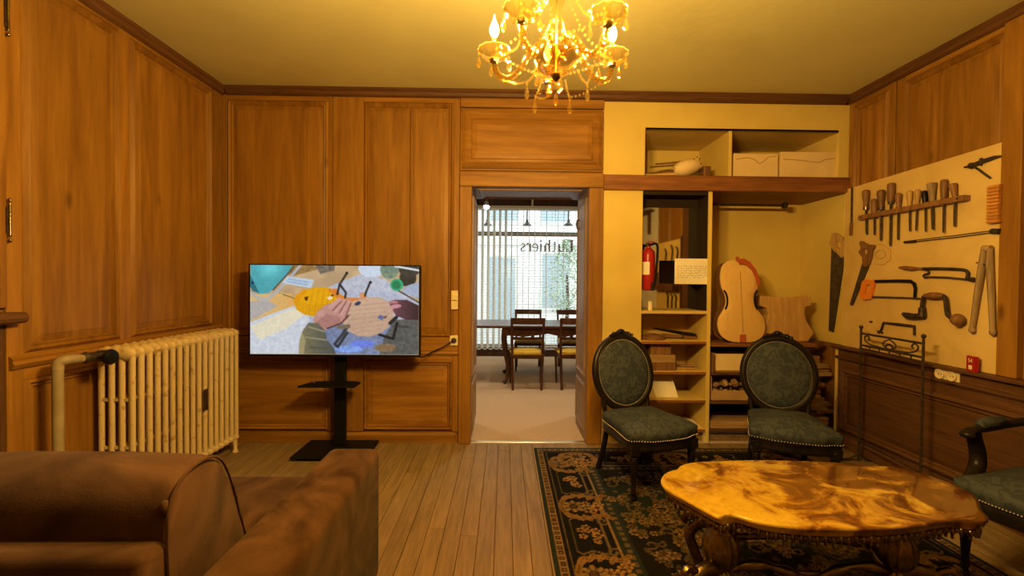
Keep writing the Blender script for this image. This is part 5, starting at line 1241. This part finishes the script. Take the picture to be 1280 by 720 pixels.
tp_px = [(826, 602), (829, 594), (837, 589.5), (845, 587.5), (851, 582.5), (866, 579), (905, 577), (950, 576), (1010, 577.5), (1060, 580), (1085, 583), (1110, 583.5), (1135, 588), (1165, 596), (1195, 607), (1215, 617), (1224, 627), (1227, 637), (1236, 648), (1226, 653), (1200, 650), (1172, 653), (1140, 658), (1095, 661), (1040, 661.5), (990, 659), (950, 653.5), (930, 648), (917, 644.5), (908, 645), (898, 646.5), (886, 641), (866, 630), (846, 619), (832, 610)]
W_ = [onZ(p[0], p[1] - 1.5, TZ) for p in tp_px]
TC = Vector((sum(p.x for p in W_) / len(W_), sum(p.y for p in W_) / len(W_), 0))
ol = spline([(p.x - TC.x, p.y - TC.y, 0) for p in W_], 4, closed=True)
tbl = thing('coffee_table', 'low onyx topped table with gilt carved base on the rug', 'table', (TC.x, TC.y, .011))
zt = TZ - .011
def sc_ring(s, z): return [(p.x * s, p.y * s, z) for p in ol]
MB().rings([sc_ring(.93, zt - .034), sc_ring(.965, zt - .034), sc_ring(.985, zt - .026), sc_ring(.985, zt - .018), sc_ring(1.0, zt - .012), sc_ring(1.0, zt - .006), sc_ring(.99, zt - .001), sc_ring(.975, zt)]).build('tabletop', marble(), tbl, smooth=True, ang=50)
MB().rings([sc_ring(.92, zt - .052), sc_ring(.945, zt - .048), sc_ring(.95, zt - .0345), sc_ring(.90, zt - .0345)]).build('apron_rail', brass, tbl, smooth=True)
ap = MB(); N_ = len(ol); per = [0]
for i in range(N_): per.append(per[-1] + (ol[(i + 1) % N_] - ol[i]).length)
NL = 110
for k in range(NL):
    s = per[-1] * k / NL; i = max(j for j in range(N_) if per[j] <= s); f = (s - per[i]) / (per[i + 1] - per[i]); p = ol[i].lerp(ol[(i + 1) % N_], f); tn = (ol[(i + 1) % N_] - ol[i]).normalized()
    ang = math.atan2(tn.y, tn.x); dz = .030 + .008 * (k % 2)
    M = Tm(p.x * .955, p.y * .955, zt - .034, 0, 0, ang)
    ap.ell((0, 0, -dz * .42), (.0075, .008, .014), 7, 5, M); ap.ell((-.010, 0, -dz * .30), (.0065, .007, .009), 6, 4, M); ap.ell((.010, 0, -dz * .30), (.0065, .007, .009), 6, 4, M); ap.ell((0, 0, -dz * .86), (.005, .006, .008), 6, 4, M); ap.ell((.016, 0, -.008), (.006, .007, .007), 6, 4, M)
ap.build('leaf_fringe', brass, tbl, kind='stuff', smooth=True)
legs = [(.795 - TC.x, 1.60 - TC.y), (1.43 - TC.x, 1.59 - TC.y), (.95 - TC.x, 1.86 - TC.y), (1.50 - TC.x, 1.80 - TC.y)]
bulb = [(.018, .475), (.030, .46), (.022, .445), (.020, .425), (.032, .405), (.050, .38), (.058, .345), (.054, .31), (.038, .28), (.022, .265), (.034, .255), (.036, .245), (.022, .235)]
for (x, y) in legs:
    lg = MB().lathe([(r, z - .011) for r, z in bulb], 48, None, ribs=12, amp=.16).build('leg', brass, tbl, smooth=True, ang=80, loc=(x, y, 0))
    d = Vector((x, y, 0)).normalized()
    if abs(x) > .2: d = Vector((math.copysign(.93, x), math.copysign(.36, y), 0))
    mb = MB(); pts = spline([(0, 0, .245), (d.x * .05, d.y * .05, .265), (d.x * .11, d.y * .11, .255), (d.x * .15, d.y * .15, .20), (d.x * .13, d.y * .13, .13), (d.x * .11, d.y * .11, .07), (d.x * .15, d.y * .15, .02), (d.x * .18, d.y * .18, .018)], 5); n = len(pts)
    mb.tube(pts, [.026 - .008 * i / n for i in range(n)], 10); mb.ell((d.x * .17, d.y * .17, .017), (.03, .03, .016), 12, 8)
    mb.tube(spline([(d.x * .11, d.y * .11, .262), (d.x * .155, d.y * .155, .285), (d.x * .175, d.y * .175, .262), (d.x * .16, d.y * .16, .25)]), .014, 8)
    mb.build('scroll_foot', brass, lg, smooth=True)
    MB().lathe([(.026, .425), (.042, .405), (.046, .395), (.040, .392)], 20, None, ribs=8, amp=.15).build('leaf_collar', brass, lg, smooth=True)
def stretcher(a_, b_, up=.05):
    A_, B_ = Vector((*legs[a_], .235)), Vector((*legs[b_], .235)); P = []
    for (f, z) in ((0, 0), (.1, .022), (.22, .03), (.34, .012), (.43, -.008), (.5, 0), (.57, -.008), (.66, .012), (.78, .03), (.9, .022), (1, 0)): q = A_.lerp(B_, f); P.append((q.x, q.y, q.z + z))
    pts = spline(P, 4); o = MB().tube(pts, [.017 + .005 * math.cos(i * .9) for i in range(len(pts))], 10).build('stretcher', brass, tbl, smooth=True)
    q = A_.lerp(B_, .5); mb = MB()
    for k in range(-3, 4): mb.tube([(q.x, q.y, q.z), (q.x + k * .011, q.y - .004, q.z + .045 - abs(k) * .006)], [.006, .010], 8)
    mb.ell((q.x, q.y, q.z + .006), (.045, .022, .014), 12, 8); mb.build('shell', brass, o, smooth=True)
stretcher(0, 1)
A_, B_ = Vector((*legs[2], .22)), Vector((*legs[3], .22)); MB().tube([A_, A_.lerp(B_, .5) + Vector((0, 0, .02)), B_], .016, 10).build('stretcher', brass, tbl, smooth=True)
for (i, j) in ((0, 2), (1, 3)): MB().tube([(*legs[i], .225), ((legs[i][0] + legs[j][0]) / 2, (legs[i][1] + legs[j][1]) / 2, .21), (*legs[j], .225)], .016, 10).build('stretcher', brass, tbl, smooth=True)

# ------------------------------------------------------------------ medallion chairs
def oct_nail(mb, p, r=.0040): 
    x, y, z = p; mb.add([(x + r, y, z), (x, y + r, z), (x - r, y, z), (x, y - r, z), (x, y, z + r), (x, y, z - r)], [(0, 1, 4), (1, 2, 4), (2, 3, 4), (3, 0, 4), (1, 0, 5), (2, 1, 5), (3, 2, 5), (0, 3, 5)])
nailm = mat('nail heads', (.50, .43, .30), rough=.45, metal=.2)
def seat_outline(wf, wb, d, bow=.035):
    pts = [(-wf / 2 + .01, -d / 2 + .015), (-wf / 2 + .06, -d / 2), (-wf / 4, -d / 2 - bow * .75), (0, -d / 2 - bow), (wf / 4, -d / 2 - bow * .75), (wf / 2 - .06, -d / 2), (wf / 2 - .01, -d / 2 + .015), (wf / 2, -d / 2 + .06), (lerp(wf / 2, wb / 2, .5), 0), (wb / 2 + .005, d / 2 - .04), (wb / 2 - .03, d / 2), (0, d / 2), (-wb / 2 + .03, d / 2), (-wb / 2 - .005, d / 2 - .04), (-lerp(wf / 2, wb / 2, .5), 0), (-wf / 2, -d / 2 + .06)]
    return [(p.x, p.y) for p in spline([(x, y, 0) for x, y in pts], 4, closed=True)]
def turned_leg(parent, x, y, h, caster=True):
    pr = [(.012, .035), (.013, .05), (.018, .055), (.013, .065), (.0145, .10), (.023, h - .09), (.024, h - .085), (.018, h - .08), (.027, h - .072), (.019, h - .064), (.027, h - .058), (.027, h - .052)] if caster else [(.011, 0), (.018, .02), (.014, .03), (.024, h - .08), (.018, h - .07), (.027, h - .06), (.027, h - .05)]
    lg = MB().lathe(pr, 16, Tm(x, y, 0)).box(x - .028, y - .028, h - .055, x + .028, y + .028, h + .005).build('leg', ebony, parent, smooth=True, ang=35)
    MB().lathe([(.001, .029), (.012, .029), (.016, .026), (.016, .024)], 12, Tm(x, y - .0, h - .025 - .0, PI / 2) @ Tm(0, 0, 0)).build('rosette', ebony, lg)
    if caster:
        MB().tube([(x - .007, y + .012, .016), (x + .007, y + .012, .016)], .0145, 14).build('caster', iron, lg, smooth=True); MB().tube([(x, y, .04), (x, y + .006, .028)], .007, 8).build('caster_stem', brass, lg)
    return lg
def medallion_chair(loc, rz, label, wf=.475, zs=.335):
    t = thing('medallion_chair', label, 'chair', loc, rz, 'oval backed chairs')
    wb, d = .37, .44; out = seat_outline(wf, wb, d)
    for s in (-1, 1): turned_leg(t, s * (wf / 2 - .035), -d / 2 + .03, zs)
    for s in (-1, 1):
        MB().tube(spline([(s * .165, .30, 0), (s * .16, .24, .15), (s * .155, .195, zs), (s * .15, .195, zs + .04)]), .019, 10).build('leg', ebony, t, smooth=True)
    MB().rings([[(x * .985, y * .985, zs - .035) for x, y in out], [(x, y, zs - .025) for x, y in out], [(x, y, zs - .018) for x, y in out], [(x * .992, y * .992, zs - .012) for x, y in out], [(x * .992, y * .992, zs + .018) for x, y in out], [(x * 1.0, y * 1.0, zs + .022) for x, y in out], [(x * .97, y * .97, zs + .03) for x, y in out]]).build('seat_rail', ebony, t, smooth=True, ang=35)
    R = [[(x * .98, y * .98, zs + .024) for x, y in out], [(x * 1.01, y * 1.01, zs + .030) for x, y in out], [(x * 1.015, y * 1.015, zs + .06) for x, y in out]] + [[(p[0] * 1.015, p[1] * 1.015, p[2]) for p in r] for r in dome_rings(out, zs + .08, .066, 6, 2.4)]
    st_ = MB().rings(R).build('seat', damask, t, smooth=True, ang=80)
    nm = MB(); n = len(out); per = [0]
    for i in range(n): per.append(per[-1] + math.dist(out[i], out[(i + 1) % n]))
    for k in range(110):
        s = per[-1] * k / 110; i = max(j for j in range(n) if per[j] <= s); f = (s - per[i]) / (per[i + 1] - per[i]); x, y = lerp(out[i][0], out[(i + 1) % n][0], f), lerp(out[i][1], out[(i + 1) % n][1], f)
        oct_nail(nm, (x * 1.014, y * 1.014, zs + .031))
    nm.build('nail_heads', nailm, st_, kind='stuff')
    # oval back, leaning
    cz, ry, rx = zs + .335, .245, .215; lean = -.19
    M = Tm(0, .205, zs + .05, lean, 0, 0) @ Tm(0, 0, cz - zs - .05)
    el = [(rx * math.cos(2 * PI * k / 48), 0, ry * math.sin(2 * PI * k / 48)) for k in range(48)]
    bf = MB().tube(el, .0235, 10, closed=True, M=M).tube([(p[0] * .955, -.016, p[2] * .96) for p in el], .008, 6, closed=True, M=M).tube([(p[0] * 1.05, -.012, p[2] * 1.05) for p in el], .008, 6, closed=True, M=M).build('back_frame', ebony, t, smooth=True)
    def pad(sgn):
        R = []
        for (s, y) in ((.97, 0), (.93, -.006), (.91, -.012), (.87, -.022), (.75, -.034), (.55, -.042), (.3, -.046), (.02, -.047)): R.append([(p[0] * s, y * sgn, p[2] * s) for p in el])
        return R
    bk = MB().rings(pad(1), M=M).build('backrest', damask, t, smooth=True, ang=80); MB().rings(pad(-.5), M=M).build('rear_cover', damask, t, smooth=True, ang=80)
    nm = MB()
    for k in range(104):
        a_ = 2 * PI * k / 104; q = M @ Vector((rx * .905 * math.cos(a_), -.016, ry * .905 * math.sin(a_))); oct_nail(nm, q, .004)
    nm.build('nail_heads', nailm, bk, kind='stuff')
    cr = MB()
    for k in range(-4, 5):
        a_ = PI / 2 - k * .085; q = (rx * 1.06 * math.cos(a_), -.012, ry * (1.075 + .035 * (1 - abs(k) / 5)) * math.sin(a_)); cr.ell(q, (.017, .018, .014 + .006 * (k % 2)), 8, 6, M)
        cr.tube([(q[0], -.02, q[2] - .012), (q[0] + k * .003, -.028, q[2] + .01)], [.009, .005], 6, M=M)
    cr.ell((0, -.016, ry * 1.14), (.028, .020, .018), 10, 8, M); cr.build('crest', ebony, t, smooth=True)
    for s in (-1, 1):
        q0 = M @ Vector((s * rx * .80, 0, -ry * .68)); MB().tube(spline([(s * .155, .195, zs - .01), (s * .158, .205, zs + .06), (s * .168, .215, zs + .10), q0]), [.022, .021, .019, .019, .018, .018, .017, .017, .017, .016, .016, .016, .016, .016, .016, .016, .016, .016, .016], 10).build('back_post', ebony, t, smooth=True)
        MB().ell((s * .158, .19, zs + .055), (.024, .02, .022), 10, 8).build('carved_boss', ebony, t, smooth=True)
    return t
medallion_chair((.90, 2.83, .011), math.radians(17), 'oval backed chair in blue green damask nearest the doorway')
medallion_chair((1.785, 2.78, .011), math.radians(-20), 'oval backed blue green chair in front of the wood pile')
# armchair at the right edge
def armchair(loc, rz):
    t = thing('armchair', 'dark carved armchair with blue green seat cut by the right frame edge', 'armchair', loc, rz)
    wf, wb, d, zs = .60, .52, .50, .345; out = seat_outline(wf, wb, d, .03)
    for s in (-1, 1): turned_leg(t, s * (wf / 2 - .04), -d / 2 + .03, zs)
    for s in (-1, 1): MB().tube(spline([(s * .235, .33, -.0105), (s * .23, .27, .15), (s * .225, .225, zs), (s * .22, .225, zs + .04)]), .02, 10).build('leg', ebony, t, smooth=True)
    MB().rings([[(x * .985, y * .985, zs - .035) for x, y in out], [(x, y, zs - .022) for x, y in out], [(x * .992, y * .992, zs + .018) for x, y in out], [(x * .97, y * .97, zs + .03) for x, y in out]]).build('seat_rail', ebony, t, smooth=True, ang=35)
    R = [[(x * .98, y * .98, zs + .024) for x, y in out], [(x * 1.01, y * 1.01, zs + .030) for x, y in out], [(x * 1.012, y * 1.012, zs + .06) for x, y in out]] + [[(p[0] * 1.012, p[1] * 1.012, p[2]) for p in r] for r in dome_rings(out, zs + .08, .066, 6, 2.4)]
    st_ = MB().rings(R).build('seat', damask, t, smooth=True, ang=80); nm = MB(); n = len(out); per = [0]
    for i in range(n): per.append(per[-1] + math.dist(out[i], out[(i + 1) % n]))
    for k in range(190):
        s = per[-1] * k / 190; i = max(j for j in range(n) if per[j] <= s); f = (s - per[i]) / (per[i + 1] - per[i]); oct_nail(nm, (lerp(out[i][0], out[(i + 1) % n][0], f) * 1.012, lerp(out[i][1], out[(i + 1) % n][1], f) * 1.012, zs + .031))
    nm.build('nail_heads', nailm, st_, kind='stuff')
    for s in (-1, 1):
        x = s * (wf / 2 - .015)
        P = spline([(x, -.20, zs + .0), (x, -.19, zs + .045), (x, -.13, zs + .07), (x * 1.02, -.07, zs + .11), (x * 1.04, -.055, zs + .17), (x * 1.05, -.075, zs + .235), (x * 1.05, -.08, zs + .265)], 5); MB().tube(P, [.024 + .006 * math.sin(i / len(P) * PI) for i in range(len(P))], 10).build('arm_support', ebony, t, smooth=True)
        P = spline([(x * 1.05, -.135, zs + .262), (x * 1.05, -.10, zs + .280), (x * 1.05, .0, zs + .278), (x * 1.0, .14, zs + .285), (x * .88, .25, zs + .30)], 5); am = MB().tube(P, [.018] * len(P), 10, flat=1.3).ell((x * 1.05, -.135, zs + .264), (.03, .026, .018), 10, 8).build('arm', ebony, t, smooth=True)
        MB().tube([(x * 1.05, -.05, zs + .292), (x * 1.045, -.03, zs + .298), (x * 1.04, .05, zs + .302), (x * 1.01, .12, zs + .302), (x, .14, zs + .296)], [.012, .022, .026, .022, .012], 10, flat=1.2).build('arm_pad', damask, am, smooth=True)
        nm = MB()
        for k in range(22): oct_nail(nm, (x * 1.04 + s * 0 - .024, -.04 + .008 * k, zs + .287), .0035)
        nm.build('nail_heads', nailm, am, kind='stuff')
    M = Tm(0, .235, zs + .05, -.22, 0, 0) @ Tm(0, 0, .30); el = [(.25 * math.cos(2 * PI * k / 48), 0, .27 * math.sin(2 * PI * k / 48)) for k in range(48)]
    MB().tube(el, .025, 10, closed=True, M=M).build('back_frame', ebony, t, smooth=True)
    R = [[(p[0] * s, y, p[2] * s) for p in el] for (s, y) in ((.97, .012), (.97, 0), (.91, -.012), (.75, -.034), (.3, -.046), (.02, -.047))]
    MB().rings(R, M=M).build('backrest', damask, t, smooth=True, ang=80)
    for s in (-1, 1): MB().tube([(s * .22, .225, zs), (s * .215, .25, zs + .12), M @ Vector((s * .19, 0, -.18))], [.022, .019, .018], 10).build('back_post', ebony, t, smooth=True)
    return t
armchair((2.335, 1.755, .0115), math.radians(-90 + 20))

# ------------------------------------------------------------------ chandelier
CHX, CHY, CHS = .205, 1.87, .68
ch = thing('chandelier', 'crystal chandelier with curved glass arms and flame bulbs, hanging from the ceiling', 'chandelier', (CHX * CHS, CHY * CHS, CAM.z + (H - CAM.z) * CHS))
ch.scale = (CHS,) * 3; DROP = (H - CAM.z) * (1 - CHS) / CHS
def zc(z): return z - H
flame = emit('flame bulb', BULB_COL, 14.0)
nt_ = flame.node_tree; tr_ = nt_.nodes.new('ShaderNodeBsdfTransparent'); ad_ = nt_.nodes.new('ShaderNodeAddShader'); nt_.links.new(nt_.nodes['Emission'].outputs[0], ad_.inputs[0]); nt_.links.new(tr_.outputs[0], ad_.inputs[1]); nt_.links.new(ad_.outputs[0], nt_.nodes['Material Output'].inputs[0])
col_prof = [(.012, 2.215), (.022, 2.222), (.030, 2.232), (.024, 2.25), (.020, 2.27), (.042, 2.285), (.050, 2.31), (.046, 2.34), (.034, 2.37), (.024, 2.40), (.018, 2.43), (.030, 2.45), (.036, 2.48), (.028, 2.52), (.016, 2.56), (.03, 2.60), (.04, 2.63), (.014, 2.66)]
MB().lathe([(r, zc(z)) for r, z in col_prof], 20, None, ribs=10, amp=.06).build('column', crystal, ch, smooth=True, ang=80)
MB().tube([(0, 0, zc(2.16)), (0, 0, zc(2.70))], .004, 8).build('rod', brass, ch, smooth=True)
MB().lathe([(.055, DROP), (.06, DROP - .012), (.04, DROP - .04), (.015, DROP - .06)], 20).build('ceiling_rose', brass, ch, smooth=True)
MB().tube([(0, 0, DROP - .05), (0, 0, -.14)], .006, 8).build('chain', brass, ch)
bowl = [(.012, 2.150), (.034, 2.155), (.062, 2.175), (.083, 2.20), (.093, 2.232), (.091, 2.234), (.080, 2.205), (.058, 2.182), (.03, 2.163), (.01, 2.158)]
MB().lathe([(r, zc(z)) for r, z in bowl], 40, None, ribs=18, amp=.05).build('bowl', crystal2, ch, smooth=True, ang=80)
MB().lathe([(.004, zc(2.128)), (.012, zc(2.135)), (.020, zc(2.148)), (.022, zc(2.156)), (.008, zc(2.158))], 16).build('bowl_finial', brass, ch, smooth=True)
def pendant(parent, x, y, z, h=.052, name='pendant', wire=.03):
    mb = MB(); mb.lathe([(.0008, z - wire - h), (.006, z - wire - h * .93), (.0105, z - wire - h * .72), (.010, z - wire - h * .55), (.005, z - wire - h * .2), (.0012, z - wire)], 8, Tm(x, y, 0)); mb.ell((x, y, z - wire * .5), (.006, .006, .006), 6, 5)
    o = mb.build(name, crystal_drop, parent)
    return o
pendant(ch, 0, 0, zc(2.13), .055, wire=.045)
a0 = math.radians(20)
cupp = [(.016, -.022), (.030, -.020), (.050, -.008), (.062, .010), (.064, .022), (.060, .022), (.056, .011), (.044, -.003), (.022, -.012), (.012, -.014)]
beads_m = crystal_drop
def strand(parent, P, n, r=.0062):
    mb = MB(); pts = spline(P, 12)
    L = [0]
    for i in range(len(pts) - 1): L.append(L[-1] + (pts[i + 1] - pts[i]).length)
    for k in range(n):
        s = L[-1] * (k + .5) / n; i = max(j for j in range(len(L) - 1) if L[j] <= s); p = pts[i].lerp(pts[i + 1], (s - L[i]) / max(1e-9, L[i + 1] - L[i])); mb.ell(p, (r, r, r), 8, 5)
    mb.build('bead_strand', beads_m, parent, kind='stuff')
ends = []
for k in range(5):
    a_ = a0 + 2 * PI * k / 5; c, s = math.cos(a_), math.sin(a_)
    def at(r, z): return Vector((r * c, r * s, zc(z)))
    prof = spline([at(.025, 2.225), at(.045, 2.275), at(.075, 2.29), at(.115, 2.255), at(.155, 2.195), at(.20, 2.165), at(.24, 2.175), at(.263, 2.21), at(.27, 2.25)], 5)
    # rope-twisted glass arm
    n = len(prof); mb = MB(); mb.tube(prof, .0125, 10)
    ar = mb.build('arm', crystal, ch, smooth=True)
    tw = MB()
    for ph in (0, PI):
        pts = []
        for i in range(n * 3 - 2):
            f = i / 3; j = min(int(f), n - 2); p = prof[j].lerp(prof[j + 1], f - j); tn = (prof[j + 1] - prof[j]).normalized(); w = tn.cross(Vector((-s, c, 0))).normalized(); v = Vector((-s, c, 0)); th = i * .62 + ph
            pts.append(p + (v * math.cos(th) + w * math.sin(th)) * .0115)
        tw.tube(pts, .0042, 5)
    tw.build('twist', crystal, ar, smooth=True)
    e_ = at(.27, 2.27)
    cp = MB().lathe([(r * 1.0, z) for r, z in cupp], 32, Matrix.Translation(e_), ribs=12, amp=.10).build('drip_cup', crystal_cup, ar, smooth=True, ang=80)
    MB().tube([(e_.x + .064 * (1 + .10 * abs(math.cos(6 * b_))) * math.cos(b_), e_.y + .064 * (1 + .10 * abs(math.cos(6 * b_))) * math.sin(b_), e_.z + .022) for b_ in [2 * PI * j / 48 for j in range(48)]], .0022, 5, closed=True).build('rim', crystal_drop, cp)
    MB().lathe([(.018, -.03), (.019, -.018), (.012, -.014)], 14, Matrix.Translation(e_)).build('cup_collar', brass, ar, smooth=True)
    cd = MB().lathe([(.0125, -.014), (.0125, .075), (.009, .078)], 14, Matrix.Translation(e_)).build('candle_sleeve', crystal_cup, ar, smooth=True)
    MB().lathe([(.008, .076), (.014, .083), (.0205, .10), (.0205, .112), (.014, .132), (.006, .15), (.002, .172)], 14, Matrix.Translation(e_)).build('flame_bulb', flame, ar, smooth=True)
    l = bpy.data.lights.new('bulb_light', 'POINT'); l.energy = BULB_POWER; l.color = BULB_COL; l.shadow_soft_size = .012
    lo = bpy.data.objects.new('bulb_light', l); COL.objects.link(lo); lo.parent = ch; lo.location = e_ + Vector((0, 0, .112))
    for j in range(4):
        b_a = a_ + .5 + j * PI / 2; q = e_ + Vector((.066 * math.cos(b_a), .066 * math.sin(b_a), .012)); pendant(ar, q.x, q.y, q.z, .045, wire=.028)
    ends.append((a_, e_))
for k in range(5):
    a1, e1 = ends[k]; a2, e2 = ends[(k + 1) % 5]; am = (a1 + PI / 5)
    lowp = Vector((.13 * math.cos(am), .13 * math.sin(am), zc(2.105)))
    arm1 = Vector((.215 * math.cos(a1), .215 * math.sin(a1), zc(2.155))); arm2 = Vector((.215 * math.cos(a2), .215 * math.sin(a2), zc(2.155)))
    bw = Vector((.085 * math.cos(am), .085 * math.sin(am), zc(2.17)))
    # two strands meet at a pendant under each gap
    strand(ch, [arm1, arm1.lerp(lowp, .5) + Vector((0, 0, -.008)), lowp], 8, .0048); strand(ch, [bw, bw.lerp(lowp, .5) + Vector((0, 0, -.01)), lowp], 6, .0058)
    pendant(ch, lowp.x, lowp.y, lowp.z, .052, wire=.018)
    up = Vector((.03 * math.cos(am), .03 * math.sin(am), zc(2.56))); md = e1.lerp(up, .5) + Vector((0, 0, -.07))
    strand(ch, [e1 + Vector((0, 0, .02)), md, up], 17)
    gd = (e1 + e2) / 2; gd = Vector((gd.x * .8, gd.y * .8, zc(2.235))); strand(ch, [e1 + Vector((0, 0, .0)), gd, e2 + Vector((0, 0, .0))], 17)
